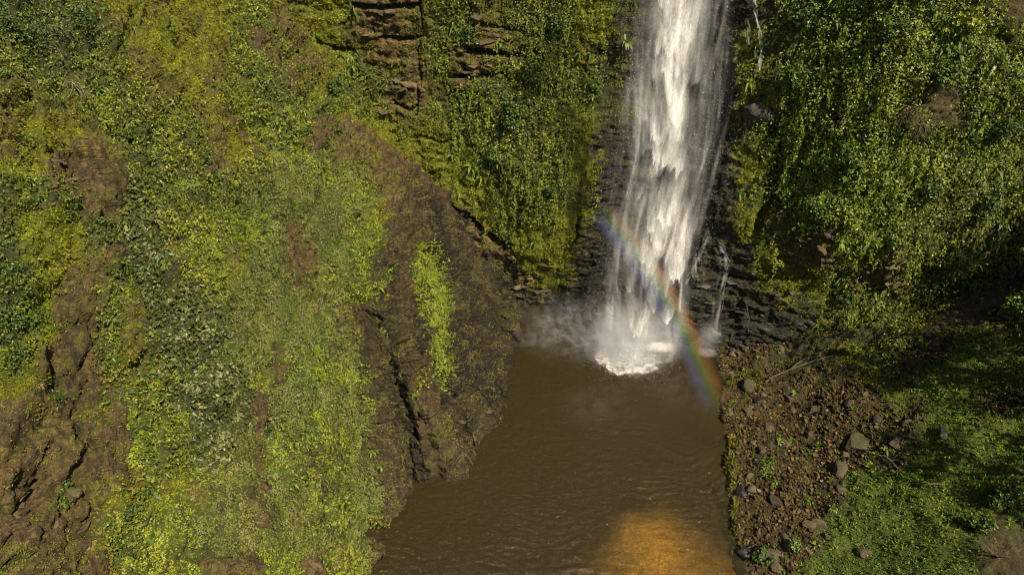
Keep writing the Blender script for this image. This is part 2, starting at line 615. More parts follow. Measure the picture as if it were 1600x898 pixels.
def dress(P0, nu, nv, flip, rockfn, allowed=None, noearth=False, ribs=None, override=None, grooves=None):
    """survey the sheet, displace it along its normals and colour it"""
    S = Surf()
    n0 = grid_normals(P0, nu, nv) * flip
    big = fbm(P0, .16, 4, seed=1) * .9 + (ribs(P0) if ribs else 0)
    px, py, dep = project(P0 + n0 * (big + .1)[:, None])
    q = P0 * .55
    wx = fbm(q, 1.0, 4, seed=3) * 26
    wy = fbm(q, 1.0, 4, seed=8) * 26
    w2 = fbm(q, 3.1, 3, seed=21) * 12
    typ = survey(px + wx + w2, py + wy - w2)
    if allowed is not None:
        bad = ~np.isin(typ, [TI[c] for c in allowed[0]])
        typ = np.where(bad, TI[allowed[1]], typ)
    sel = fbm(q, 2.4, 4, gain=.7, seed=25)
    ox, oy = fbm(q, 1.6, 3, seed=26) * 95, fbm(q, 1.6, 3, seed=27) * 95
    typ2 = survey(px + wx + ox, py + wy + oy)
    if allowed is not None:
        typ2 = np.where(~np.isin(typ2, [TI[c] for c in allowed[0]]), TI[allowed[1]], typ2)
    typ = np.where((sel > .10) & ((typ != TI['r']) | (sel > .32)) & (typ != TI['w']) & (typ != TI['D']), typ2, typ)
    if override:
        typ = override(px + wx * .35 + w2 * .8, py + wy * .35 - w2 * .8, typ)
    # softened weights
    cols, wet, rocky, lumpy = 0, 0, 0, 0
    for k in range(3):
        jx = fbm(q, 4.0, 2, seed=30 + k) * 34
        jy = fbm(q, 4.0, 2, seed=40 + k) * 34
        tk = survey(px + wx + w2 + jx, py + wy - w2 + jy)
        if override:
            tk = override(px + wx * .4 + w2 * .9 + jx * .3, py + wy * .4 - w2 * .9 + jy * .3, tk)
        if allowed is not None:
            tk = np.where(~np.isin(tk, [TI[c] for c in allowed[0]]), TI[allowed[1]], tk)
        cols = cols + TC[tk] / 3
        wet = wet + TWET[tk] / 3
        rocky = rocky + ROCKY[tk] / 3
        lumpy = lumpy + LUMPY[tk] / 3
    earth = np.zeros(len(P0))
    crack = np.zeros(len(P0))
    if not noearth:
        jx, jy = px + w2 * .8, py + wx * .12
        for line, hw in CHUTES:
            earth = np.maximum(earth, 1 - sstep(hw * .6, hw * 1.15, seg_dist(jx, jy, line)))
    for line, hw, dp in CRACKS:
        d = seg_dist(px + w2 * .35, py + wx * .10, line)
        crack = np.maximum(crack, (1 - sstep(hw * .35, hw * 1.1, d)) * dp * 1.35)
    if grooves:
        crack = np.maximum(crack, grooves(P0))
    cols = cols * (1 - earth[:, None]) + np.array((.070, .045, .019)) * earth[:, None]
    rocky = np.maximum(rocky, earth * .7)
    lumpy = lumpy * (1 - earth)
    lumps = fbm(P0, .7, 4, seed=5) * .75 + fbm(P0, 2.2, 3, seed=6) * .26
    rk = rockfn(P0)
    h = big + lumps * lumpy + rk * rocky - crack
    fine = fbm(P0, 2.9, 4, ridged=True, gain=.6, seed=9) * .09 * (.35 + rocky)
    P = P0 + n0 * (h + fine)[:, None]
    # colour variety that belongs to the ground itself: lichen, iron stain, dry grass
    v1 = fbm(P0, .5, 4, seed=13)[:, None]
    v2 = fbm(P0, 1.7, 4, seed=14)[:, None]
    cols = cols * (1 + .35 * v2)
    cols = cols + np.clip(v1 - .12, 0, 1) * np.array((.05, .018, .0)) * rocky[:, None] * (1 - wet[:, None])
    pale = sstep(.25, .6, fbm(P0 * np.array((1, 1, 2.2)), 1.3, 4, seed=15))[:, None] * rocky[:, None] * (1 - wet[:, None])
    cols = cols * (1 - pale * .5) + np.array((.17, .125, .07)) * pale * .5
    grn = sstep(-.18, .25, fbm(P0, 1.1, 5, gain=.7, seed=16))[:, None] * rocky[:, None] * (1 - wet[:, None] * .7) * .75
    cols = cols * (1 - grn) + np.array((.085, .078, .010)) * grn
    S.P, S.nu, S.nv, S.typ = P, nu, nv, typ
    S.N = grid_normals(P, nu, nv) * flip
    S.px, S.py, S.dep = project(P)
    S.col, S.wet = np.clip(cols, .004, 1), wet
    S.earth, S.crack, S.lumps, S.rocky = earth, crack, lumps, rocky
    S.F = grid_faces(nu, nv)
    if flip < 0:
        S.F = S.F[:, ::-1]
    return S


def nonuni(segs):
    out = []
    for a, b, st in segs:
        out.append(np.linspace(a, b, max(2, int(round((b - a) / st))), endpoint=False))
    out.append(np.array([segs[-1][1]]))
    return np.concatenate(out)


# ------------------------------------------------------------------ left slope: steep apron above the pool, easing to a planted slope
LP0 = np.array((-8.8, 25.0))
LD = np.array((.29, .957))
LN = np.array((-.957, .29))
a_ax = nonuni([(-34, -12, .5), (-12, 33, .092), (33, 42, .4)])
z_ax = nonuni([(-4, 0, .25), (0, 33, .096), (33, 50, .4)])
A, Z = np.meshgrid(a_ax, z_ax)
A, Z = A.ravel(), Z.ravel()
near = np.interp(Z, [-4, 0, 6, 12, 18, 25, 34, 50], [-1.2, 0, 1.3, 3.2, 7.5, 13.6, 22.5, 38])
far = np.interp(Z, [-4, 0, 4, 12.4, 18.3, 25.5, 34, 50], [-1.5, 0, 2.2, 8.4, 13.0, 17.4, 24, 37])
kf = sstep(13, 28, A)
shore = .35 * fbm(np.stack([A * .7, A * 0, A * 0], 1), 1.0, 3, seed=63) + np.interp(A, [-34, -12, 0, 3.9, 8.5, 9.4, 10.1, 12.8, 19, 23.7, 27.5, 31, 42], [9, 4.2, 1.2, 1.6, 1.7, .8, -1.3, -2.5, -1.2, -.8, -.1, 0, 0])
Dm = near * (1 - kf) + far * kf + 1.7 * np.exp(-((A - 21) / 5.5) ** 2) * np.sin(np.clip(Z / 13, 0, 1) * math.pi) + shore * np.exp(-np.clip(Z, 0, 99) / 7.0)
LP = np.stack([LP0[0] + A * LD[0] + LN[0] * Dm, LP0[1] + A * LD[1] + LN[1] * Dm, Z], 1)


def rock_left(P):
    a = (P[:, 0] - LP0[0]) * LD[0] + (P[:, 1] - LP0[1]) * LD[1]
    z = P[:, 2]
    flute = fbm(np.stack([a * 1.5, a * .2, z * .10], 1), 1.0, 4, ridged=True, gain=.6, seed=51) * 1.05
    strat = fbm(np.stack([a * .35, P[:, 0] * .1, z * 2.8 + a * .35], 1), 1.0, 4, ridged=True, seed=52) * .36
    block = fbm(P, .9, 5, ridged=True, seed=53) * .3
    dg = a * .8 + z * .55
    grain = fbm(np.stack([dg * 2.6, (a - z) * .35, dg * 0 + 3], 1), 1.0, 4, ridged=True, seed=54) * .3 * (1 - sstep(2, 9, a))
    return flute * sstep(3, 9, a) + strat + block + grain


def grooves_left(P):
    q = P[:, 0] + .2 * P[:, 1] + fbm(P, .5, 3, seed=158) * .9
    g1 = fbm(np.stack([q * .62, P[:, 2] * .16, q * 0], 1), 1.0, 3, ridged=True, seed=155)
    on = sstep(-.05, .25, fbm(P, .22, 2, seed=156))
    g2 = fbm(np.stack([q * .22, P[:, 2] * .8, P[:, 1] * .3], 1), 1.0, 3, ridged=True, seed=157)
    on2 = sstep(0, .3, fbm(P, .3, 2, seed=159))
    return sstep(.56, .76, g1) * on * .95 + sstep(.60, .80, g2) * on2 * .7


def ribs_left(P):
    q = P[:, 0] + .2 * P[:, 1] + fbm(P, .25, 2, seed=58) * 1.2
    up = sstep(6, 13, P[:, 2])
    r1 = fbm(np.stack([q * .42, P[:, 2] * .07, q * 0], 1), 1.0, 2, ridged=True, seed=55)
    r2 = fbm(np.stack([q * 1.25, P[:, 2] * .2, q * 0 + 7], 1), 1.0, 3, ridged=True, gain=.6, seed=56)
    led = fbm(np.stack([q * .3, P[:, 2] * 1.15, P[:, 1] * .2], 1), 1.0, 3, ridged=True, seed=59)
    return (r1 * 1.35 + r2 * .6) * (.3 + .7 * up) + led * .42 - .4



LS = dress(LP, len(a_ax), len(z_ax), 1.0, rock_left, allowed=('rmogbdlskwGa', 'r'), ribs=ribs_left, override=left_override, grooves=grooves_left)
aw = sstep(5, 10, A) * (1 - sstep(11, 16, Z)) * (1 - LS.earth * .4)      # the apron stays wet from the spray: darker, streaked rock
streak = .15 + .85 * sstep(-.25, .35, fbm(np.stack([A * 2.2, A * 0, Z * .12], 1), 1.0, 4, seed=57))
LS.col = LS.col * (1 - aw * .85 * (1 - streak))[:, None]
LS.wet = np.clip(LS.wet + aw * .35, 0, 1)
lo = np_mesh('left_cliff', LS.P, LS.F, True, point_attrs={'col': LS.col, 'wet': LS.wet, 'rocky': LS.rocky})
left_cliff = link('left_cliff', lo, 'cliff_rock', kind='structure')

# ------------------------------------------------------------------ back wall and right cliff: one rock face, cut in two sheets at the boulder
BASE = np.array([(-34, 55.5), (-20, 55.2), (-8, 54.8), (0, 54.3), (6.3, 53.4), (12, 51.3), (18.5, 47.8), (23, 46), (28, 45), (34, 45), (40, 43.8), (45.6, 41.0), (50.4, 35.2), (53.4, 27), (55, 14), (55, 2)], float)  # unseen far right end is bent round to throw shade on the cliff


def catmull(pts, n=60):
    p = np.vstack([2 * pts[0] - pts[1], pts, 2 * pts[-1] - pts[-2]])
    out = []
    for i in range(1, len(p) - 2):
        t = np.linspace(0, 1, n, endpoint=False)[:, None]
        out.append(.5 * (2 * p[i] + (p[i + 1] - p[i - 1]) * t + (2 * p[i - 1] - 5 * p[i] + 4 * p[i + 1] - p[i + 2]) * t ** 2 + (3 * p[i] - p[i - 1] - 3 * p[i + 1] + p[i + 2]) * t ** 3))
    out.append(pts[-1:])
    return np.vstack(out)


CUR = catmull(BASE)
ARC = np.concatenate([[0], np.cumsum(np.linalg.norm(np.diff(CUR, axis=0), axis=1))])


def base_at(s):
    x, y = np.interp(s, ARC, CUR[:, 0]), np.interp(s, ARC, CUR[:, 1])
    x2, y2 = np.interp(s + 1.5, ARC, CUR[:, 0]), np.interp(s + 1.5, ARC, CUR[:, 1])
    x1, y1 = np.interp(s - 1.5, ARC, CUR[:, 0]), np.interp(s - 1.5, ARC, CUR[:, 1])
    t = unit(np.stack([x2 - x1, y2 - y1], 1))
    return x, y, np.stack([t[:, 1], -t[:, 0]], 1)          # the normal looks into the gorge


def s_of_x(x):
    return float(np.interp(x, CUR[:, 0][:int(len(CUR) * .8)], ARC[:int(len(CUR) * .8)]))


def wall_offset(x, z):
    """how far the face stands proud of its foot, in metres"""
    e = -z * .05                                                                     # leans back a little
    e = e + 1.9 * np.exp(-((x - 3.5) / 5.0) ** 2) * sstep(2.5, 8.5, z) * (1 - sstep(15, 24, z))      # mossy bulge over the undercut foot
    e = e - 1.6 * np.exp(-((x - 11.5) / 3.5) ** 2)                                    # the alcove behind the fall
    bump = sstep(20, 26, x) * (1 - sstep(33, 40, x))
    e = e + 1.7 * bump * sstep(8.5, 13.5, z + .8 * np.sin(x * 1.1))                   # creeper curtain hangs over the recess
    e = e + 1.0 * np.exp(-((x - 15.8) / 1.6) ** 2) * (1 - sstep(7, 12, z))            # stepped wet rock under the side streams
    return e


def rock_back(P):
    x, z = P[:, 0], P[:, 2]
    wz = z + fbm(P, .35, 3, seed=60) * 1.2
    lay = wz * .55
    fr = lay - np.floor(lay)
    step = (np.where(fr < .82, fr * .5, (1 - fr) * 2.2)) * .9 * (.35 + .65 * sstep(-.3, .3, fbm(P, .3, 3, seed=66)))
    lay2 = wz * 2.1
    fr2 = lay2 - np.floor(lay2)
    step2 = np.where(fr2 < .8, fr2 * .4, (1 - fr2) * 1.6) * .28 * sstep(-.3, .4, fbm(P, .55, 3, seed=67))
    block = fbm(P * np.array((1, 1, 1.8)), .8, 5, ridged=True, seed=61) * .45
    vert = fbm(np.stack([x * 1.1, z * .12, P[:, 1] * .4], 1), 1.0, 3, ridged=True, seed=62) * .2
    return step + step2 + block + vert - .2


def wall_sheet(s0segs, zsegs, allowed, name):
    s_ax, zz = nonuni(s0segs), nonuni(zsegs)
    Sg, Zg = np.meshgrid(s_ax, zz)
    Sg, Zg = Sg.ravel(), Zg.ravel()
    x, y, nrm = base_at(Sg)
    e = wall_offset(x, Zg)
    P = np.stack([x + nrm[:, 0] * e, y + nrm[:, 1] * e, Zg], 1)
    S = dress(P, len(s_ax), len(zz), 1.0, rock_back, allowed)
    me = np_mesh(name, S.P, S.F, True, point_attrs={'col': S.col, 'wet': S.wet, 'rocky': S.rocky})
    return S, link(name, me, 'cliff_rock', kind='structure')



SB = s_of_x(19.5)
BS, back_cliff = wall_sheet([(0, s_of_x(-22), .5), (s_of_x(-22), SB, .112)], [(-3, 0, .3), (0, 33, .112), (33, 50, .5)], ('rmolswDLkbuG', 'w'), 'back_cliff')
RS, right_cliff = wall_sheet([(SB, s_of_x(46), .118), (s_of_x(46), ARC[-1], .5)], [(-1, 0, .3), (0, 32, .118), (32, 50, .5)], ('rmolswDLkG', 'D'), 'right_cliff')

# ------------------------------------------------------------------ right bank: rubble shore rising to a grassy slope
xb = nonuni([(10, 14, .4), (14, 40, .12), (40, 60, .5)])
yb = nonuni([(2, 17, .5), (17, 49, .135), (49, 52, .4)])
X, Y = np.meshgrid(xb, yb)
X, Y = X.ravel(), Y.ravel()


def shore_x(y):
    return np.interp(y, [0, 25, 30, 35.7, 39.8, 43, 45.3, 47.5, 55], [12.6, 14.9, 15.7, 16.9, 17.3, 18.0, 18.2, 18.8, 19.5])


def bank_z(x, y):
    d = x - shore_x(y)
    return np.interp(d, [-8, -3, -1.2, 0, 5, 10, 18, 26, 42], [-9, -4.5, -1.6, 0, 1.5, 4.0, 8.6, 13, 22]) + .35 * np.sin(y * .35 + x * .2) * sstep(1, 5, d)


BP = np.stack([X, Y, bank_z(X, Y)], 1)


def rock_bank(P):
    return fbm(P, 1.1, 5, ridged=True, seed=71) * .35 + fbm(P, .4, 3, seed=72) * .3



KS = dress(BP, len(xb), len(yb), 1.0, rock_bank, ('uGDokml', 'u'), noearth=True)
bank = link('right_bank', np_mesh('right_bank', KS.P, KS.F, True, point_attrs={'col': KS.col, 'wet': KS.wet, 'rocky': KS.rocky}), 'bank_earth', kind='structure')


# ------------------------------------------------------------------ pool bed and water
def bed_depth(gx, gy):
    """depth of the bed and how sandy it is"""
    d = shore_x(gy) - gx
    P = np.stack([gx, gy, 0 * gx], 1)
    px, py, _ = project(P)
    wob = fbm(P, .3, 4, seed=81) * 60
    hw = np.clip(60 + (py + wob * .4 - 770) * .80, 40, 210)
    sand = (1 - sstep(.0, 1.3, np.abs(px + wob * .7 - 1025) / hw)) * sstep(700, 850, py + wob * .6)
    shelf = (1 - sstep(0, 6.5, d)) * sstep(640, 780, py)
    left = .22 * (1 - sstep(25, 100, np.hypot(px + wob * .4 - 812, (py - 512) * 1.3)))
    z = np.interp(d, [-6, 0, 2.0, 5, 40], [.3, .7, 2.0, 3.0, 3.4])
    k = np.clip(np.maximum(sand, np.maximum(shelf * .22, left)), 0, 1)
    z = z * .42 * (1 - k * .80) + .16
    for cx, cy, r in ((1118, 655, 34), (1124, 722, 36), (1148, 768, 28)):
        z = z + 1.0 * (1 - sstep(r * .4, r * 1.25, np.hypot(px + wob * .15 - cx, (py - cy) * 1.1)))
    return z, k


def bed():
    xs, ys = nonuni([(-40, -12, 4), (-12, 22, .3), (22, 24, .5)]), nonuni([(-30, 20, 4), (20, 56, .3)])
    gx, gy = np.meshgrid(xs, ys)
    gx, gy = gx.ravel(), gy.ravel()
    z, sand = bed_depth(gx, gy)
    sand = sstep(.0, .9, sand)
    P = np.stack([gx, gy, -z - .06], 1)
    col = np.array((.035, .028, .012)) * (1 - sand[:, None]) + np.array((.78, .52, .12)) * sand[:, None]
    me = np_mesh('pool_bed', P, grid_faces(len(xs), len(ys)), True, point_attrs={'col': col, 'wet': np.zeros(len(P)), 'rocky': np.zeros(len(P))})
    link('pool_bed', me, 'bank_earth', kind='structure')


bed()

FALL = at_z(1000, 562)          # where the main fall lands


def water_material():
    m, n, l = newmat('water')
    out = n.new('ShaderNodeOutputMaterial')
    tc = n.new('ShaderNodeTexCoord')
    df = N_(n, 'ShaderNodeBsdfDiffuse', Color=(.0262, .0192, .0068, 1))
    tr = N_(n, 'ShaderNodeBsdfTransparent', Color=(.97, .86, .55, 1))
    mx = n.new('ShaderNodeMixShader')
    cl = N_(n, 'ShaderNodeAttribute', attribute_name='clear')
    l.new(cl.outputs['Fac'], mx.inputs[0])
    l.new(df.outputs[0], mx.inputs[1])
    l.new(tr.outputs[0], mx.inputs[2])
    gl = N_(n, 'ShaderNodeBsdfGlossy', Roughness=.12, Color=(1, 1, 1, 1))
    fr = N_(n, 'ShaderNodeFresnel', IOR=1.33)
    m2 = n.new('ShaderNodeMixShader')
    l.new(fr.outputs[0], m2.inputs[0])
    l.new(mx.outputs[0], m2.inputs[1])
    l.new(gl.outputs[0], m2.inputs[2])
    no = N_(n, 'ShaderNodeTexNoise', Scale=3.6, Detail=6.0, Roughness=.68)
    mp = n.new('ShaderNodeMapping')
    mp.inputs['Scale'].default_value = (.55, 1.0, 1.0)
    l.new(tc.outputs['Object'], mp.inputs[0])
    l.new(mp.outputs[0], no.inputs['Vector'])
    bp = N_(n, 'ShaderNodeBump', Strength=.85, Distance=.16)
    l.new(no.outputs[0], bp.inputs['Height'])
    for s in (gl, fr, df):
        l.new(bp.outputs[0], s.inputs['Normal'])
    l.new(m2.outputs[0], out.inputs[0])


water_material()


def pool():
    xs, ys = nonuni([(-40, -11, 1.5), (-11, 21, .135), (21, 26, .6)]), nonuni([(-30, 22, 1.5), (22, 55, .135), (55, 58, .6)])
    gx, gy = np.meshgrid(xs, ys)
    gx, gy = gx.ravel(), gy.ravel()
    dx, dy = gx - FALL[0], gy - FALL[1]
    r = np.hypot(dx, dy)
    P = np.stack([gx, gy, 0 * gx], 1)
    wob = fbm(P, .16, 3, seed=91) * 2.6
    amp = sstep(2, 6, r) * (.25 + .75 * sstep(-.25, .35, fbm(P, .22, 3, seed=92)))
    z = amp * (.036 * np.sin((r + wob) * 2 * math.pi / .62) + .022 * np.sin((r * 1.0 + wob * 1.4 + .25 * gx) * 2 * math.pi / .43))
    z = z + .055 * fbm(P * np.array((.6, 1.3, 1)), 1.3, 4, ridged=True, seed=93) * (.4 + .6 * amp)
    z = z + .10 * np.exp(-r / 2.2) * fbm(P, 1.8, 4, seed=94)
    P[:, 2] = z
    dep = bed_depth(gx, gy)[0]
    clear = .92 * np.exp(-np.clip(dep, 0, 9) * 1.3)          # how far one sees down: turbid water, depth in metres
    link('pool_water', np_mesh('pool_water', P, grid_faces(len(xs), len(ys)), True, point_attrs={'clear': clear}), 'water', kind='structure')


pool()

# ------------------------------------------------------------------ ground cover, leaf by leaf
SURFS = {'left': LS, 'back': BS, 'right': RS, 'bank': KS}


def sample(S, wgt, n, margin=170):
    """n random points on sheet S, weighted by face area and by the vertex weights wgt"""
    V = S.P[S.F]
    ar = .5 * np.linalg.norm(np.cross(V[:, 2] - V[:, 0], V[:, 3] - V[:, 1]), axis=1)
    f0 = S.F[:, 0]
    inside = (S.px[f0] > -margin) & (S.px[f0] < 1600 + margin) & (S.py[f0] > -margin) & (S.py[f0] < 898 + margin) & (S.P[f0, 2] > .05)
    face = np.einsum('ij,ij->i', S.N[f0], np.array((0, 0, CAMZ)) - S.P[f0]) > -8
    pr = ar * wgt[f0] * inside * face / (np.maximum(S.dep[f0], 8) ** 1.2)
    tot = pr.sum()
    if tot <= 0:
        return None
    idx = rng.choice(len(S.F), n, p=pr / tot)
    u, v = rng.random((2, n))
    Vf = V[idx]
    P = (Vf[:, 0] * ((1 - u) * (1 - v))[:, None] + Vf[:, 1] * (u * (1 - v))[:, None] + Vf[:, 2] * (u * v)[:, None] + Vf[:, 3] * ((1 - u) * v)[:, None])
    return P, S.N[S.F[idx, 0]], S.dep[S.F[idx, 0]], idx


# type: leaves per square of survey, sizes, stand-off height, colours with shares, blade?
PAL = {
    'g': (420, .07, .155, .24, [((.145, .168, .026), .46), ((.195, .21, .05), .20), ((.165, .13, .08), .14), ((.085, .112, .018), .20)], 'leaf_matt'),
    'b': (280, .09, .20, .30, [((.19, .22, .016), .5), ((.235, .26, .02), .22), ((.11, .14, .014), .28)], 'leaf'),
    'd': (170, .16, .34, .32, [((.054, .070, .012), .5), ((.09, .10, .022), .3), ((.18, .18, .07), .2)], 'leaf'),
    'l': (330, .09, .23, .55, [((.10, .125, .013), .4), ((.16, .18, .016), .3), ((.055, .072, .010), .16), ((.22, .23, .02), .14)], 'leaf'),
    'L': (520, .09, .21, .60, [((.112, .150, .016), .42), ((.165, .205, .020), .32), ((.06, .085, .012), .14), ((.23, .265, .035), .12)], 'leaf'),
    's': (260, .11, .24, .70, [((.058, .086, .011), .5), ((.095, .125, .015), .3), ((.15, .17, .02), .2)], 'leaf'),
    'm': (520, .06, .17, .08, [((.185, .20, .012), .45), ((.25, .255, .018), .25), ((.11, .126, .010), .25), ((.14, .10, .03), .05)], 'moss_blade'),
    'o': (290, .08, .24, .08, [((.15, .115, .03), .16), ((.155, .16, .013), .44), ((.08, .09, .01), .25), ((.22, .165, .08), .15)], 'moss_blade'),
    'k': (190, .12, .34, .30, [((.13, .09, .05), .5), ((.19, .145, .09), .2), ((.07, .08, .018), .3)], 'moss_blade'),
    'G': (380, .08, .24, .10, [((.115, .165, .013), .45), ((.18, .225, .018), .3), ((.065, .10, .010), .25)], 'leaf_matt'),
    'D': (110, .07, .19, .12, [((.09, .095, .008), .5), ((.13, .14, .012), .3), ((.05, .06, .01), .2)], 'leaf_matt'),
    'a': (70, .05, .13, .06, [((.12, .13, .016), .5), ((.16, .12, .05), .5)], 'leaf_matt'),
    'r': (60, .06, .17, .10, [((.13, .14, .016), .5), ((.065, .072, .012), .3), ((.17, .125, .055), .2)], 'leaf_matt'),
    'w': (26, .07, .15, .06, [((.09, .10, .012), .5), ((.05, .06, .01), .5)], 'leaf_matt'),
    'u': (380, .05, .15, .06, [((.10, .068, .027), .45), ((.17, .12, .06), .2), ((.085, .10, .012), .35)], 'leaf_matt'),
}
NAMES = {'g': ('ground_cover', 'pale small-leaved mat'), 'b': ('ground_cover', 'lime green small-leaved cover'), 'd': ('ground_cover', 'dark broad-leaved cover'),
         'l': ('creeper', 'mid green leafy creeper'), 'L': ('creeper', 'lush thick creeper'), 's': ('undergrowth', 'dark leafy undergrowth'),
         'm': ('moss', 'yellow olive moss'), 'o': ('dry_grass', 'thin dry grass and moss'), 'k': ('dry_twigs', 'brown tangle of dry twigs'),
         'G': ('grass', 'short green grass and herbs'), 'D': ('wet_moss', 'damp moss coloured dark as in deep shade'), 'r': ('weeds', 'sparse weeds in rock cracks'), 'a': ('weeds', 'scattered tiny weeds on wet fluted rock'),
         'w': ('weeds', 'few wet weeds on dark rock'), 'u': ('leaf_litter', 'brown leaf litter with small weeds')}
WHERE = {'left': 'on the steep slope beside the pool', 'back': 'on the rock wall behind the waterfall',
         'right': 'on the cliff above the rubble shore', 'bank': 'on the bank along the pool'}
DENS = 1.0

for sname, S in SURFS.items():
    for c in TYPES:
        if c not in PAL:
            continue
        d, s0, s1, ht, pal, mat = PAL[c]
        wgt = (S.typ == TI[c]).astype(float) * (1 - S.earth * .92)
        if c in 'gbdlLs':
            gap = sstep(-.42, -.12, fbm(S.P, 1.4, 3, seed=110 + TI[c]))
            wgt = wgt * ((.35 if c in 'L' else .15) + .85 * gap)
        if c in 'rwuDoa':
            wgt = wgt * sstep(.0, .4, fbm(S.P, 1.1, 4, seed=140)) + wgt * .06
        wgt = wgt * (1 - np.clip(S.crack, 0, .6) * 1.5)
        vis = (S.px > 0) & (S.px < 1600) & (S.py > 0) & (S.py < 898)
        # squares of the photograph this type fills on this sheet, estimated from projected face areas
        V = S.P[S.F]
        ar = .5 * np.linalg.norm(np.cross(V[:, 2] - V[:, 0], V[:, 3] - V[:, 1]), axis=1)
        f0 = S.F[:, 0]
        share = (ar * (S.typ[f0] == TI[c]) * vis[f0] * (F / np.maximum(S.dep[f0], 8)) ** 2).sum() / 1024.0 * .75
        n = int(share * d * DENS)
        if n < 60:
            continue
        got = sample(S, wgt, n)
        if got is None:
            continue
        P, Nn, dep, idx = got
        sz = (s0 + (s1 - s0) * rng.random(n) ** 1.5) * np.clip(dep / 44, .78, 1.15)
        mound = .15 + 1.7 * np.clip(fbm(P * np.array((1, 1, .5)), 1.0, 3, seed=160) * 1.5 + .38, 0, 1)
        off = ht * mound * rng.random(n) ** .6
        base = P + Nn * off[:, None] + np.array((0, 0, .3)) * (off * .3)[:, None]
        val = fbm(P, 1.5, 3, seed=165 + TI[c]) + rng.normal(0, .14, n)
        rank = np.argsort(np.argsort(val)) / n
        order = np.argsort([sum(q) for q, _ in pal])
        cum = np.cumsum([pal[k][1] for k in order])
        choice = order[np.minimum(np.searchsorted(cum, rank), len(pal) - 1)]
        drift = fbm(P, .55, 3, seed=170)
        colr = np.array([q for q, _ in pal])[choice]
        colr = colr * (1 + .30 * drift[:, None]) * rng.uniform(.84, 1.16, (n, 1))
        colr[:, 0] *= 1 + .18 * fbm(P, .3, 2, seed=171)
        if mat == 'moss_blade' or c == 'G':
            V_, F_ = blade_geo(base, Nn, sz, width={'k': .035, 'G': .24}.get(c, .3), spread=.8, up=.2)
            fc = colr
        else:
            V_, F_ = leaf_geo(base, Nn, sz, width=rng.uniform(.3, .45), tilt={'g': .55, 'd': .6, 'L': .5}.get(c, .65), droop=.4)
            fc = np.repeat(colr, 2, axis=0)
        me = np_mesh(NAMES[c][0], V_, F_, False, face_col=np.clip(fc, .003, .8))
        link(NAMES[c][0], me, mat, label=NAMES[c][1] + ' ' + WHERE[sname], cat=NAMES[c][0].replace('_', ' '), kind='stuff')


def ferns(S, types, n, s0, s1, lab, pal):
    wgt = np.isin(S.typ, [TI[c] for c in types]).astype(float) * sstep(-.1, .3, fbm(S.P, .45, 3, seed=191)) + 1e-6
    P, Nn, dep, _ = sample(S, wgt, n, 60)
    V, Fc, C = [], [], []
    for k in range(n):
        nf = rng.integers(7, 12)
        L_ = rng.uniform(s0, s1)
        c0 = np.array(pal[rng.integers(0, len(pal))]) * rng.uniform(.8, 1.25)
        for q in range(nf):
            d = unit(Nn[k] * .7 + rng.normal(0, .7, 3) + np.array((0, 0, .35)))
            b = unit(np.cross(d, Nn[k] + .01)) * L_ * .11
            m_ = P[k] + d * L_ * .55 + np.array((0, 0, .10 * L_))
            e = P[k] + d * L_ + np.array((0, 0, -.30 * L_))
            i = len(V)
            V += [P[k] - b * .4, P[k] + b * .4, m_ + b, m_ - b, e]
            Fc += [(i, i + 1, i + 2), (i, i + 2, i + 3), (i + 3, i + 2, i + 4)]
            C += [c0 * rng.uniform(.85, 1.15)] * 3
    link('ferns', np_mesh('ferns', np.array(V), np.array(Fc), False, face_col=np.array(C)), 'leaf', label=lab, cat='ferns', kind='stuff')


ferns(LS, 'lsbd', 420, .28, .62, 'tufts of arching fern fronds among the leaves of the steep slope', [(.07, .11, .014), (.12, .16, .018), (.05, .08, .02)])
ferns(BS, 'lmD', 200, .4, .9, 'arching ferns sprouting from the rock wall behind the waterfall', [(.08, .125, .014), (.13, .17, .018)])
ferns(RS, 'lL', 300, .4, .95, 'arching ferns among the creeper of the cliff above the shore', [(.07, .11, .014), (.12, .165, .02)])
ferns(KS, 'Gu', 160, .25, .6, 'low fern tufts on the grassy bank and rubble', [(.08, .13, .014), (.13, .18, .02)])


def vines(S, types, n, lab, box):
    wgt = np.isin(S.typ, [TI[c] for c in types]).astype(float) * ((S.px > box[0]) & (S.px < box[2]) & (S.py > box[1]) & (S.py < box[3])) + 1e-9
    P, Nn, dep, _ = sample(S, wgt, n, 0)
    Q, M, C = [], [], []
    for k in range(n):
        ln = rng.uniform(1.2, 4.2)
        m_ = int(ln * 16)
        t = rng.random(m_)
        c0 = np.array([(.10, .145, .015), (.15, .19, .02), (.19, .225, .03)][rng.integers(0, 3)])
        o0 = Nn[k] * .55 + np.array((0, -.15, 0))
        Q.append(P[k] + o0 + np.stack([rng.normal(0, .10, m_) + .2 * np.sin(t * 3 + k), rng.normal(0, .10, m_), -t * ln], 1))
        M.append(np.repeat(unit(Nn[k] + np.array((0, -.2, .3)))[None], m_, 0))
        C.append(c0 * rng.uniform(.8, 1.2, (m_, 1)))
    Q, M, C = np.vstack(Q), np.vstack(M), np.vstack(C)
    V_, F_ = leaf_geo(Q, M, rng.uniform(.12, .24, len(Q)), .38, .16, 1.0, .45)
    link('hanging_vines', np_mesh('hanging_vines', V_, F_, False, face_col=np.repeat(C, 2, 0)), 'leaf', label=lab, cat='vines', kind='stuff')


vines(RS, 'lL', 190, 'bright green vines hanging in curtains beside the waterfall', (1195, -20, 1450, 380))
vines(BS, 'lm', 110, 'leafy vines hanging down the rock wall behind the waterfall', (700, -20, 960, 330))


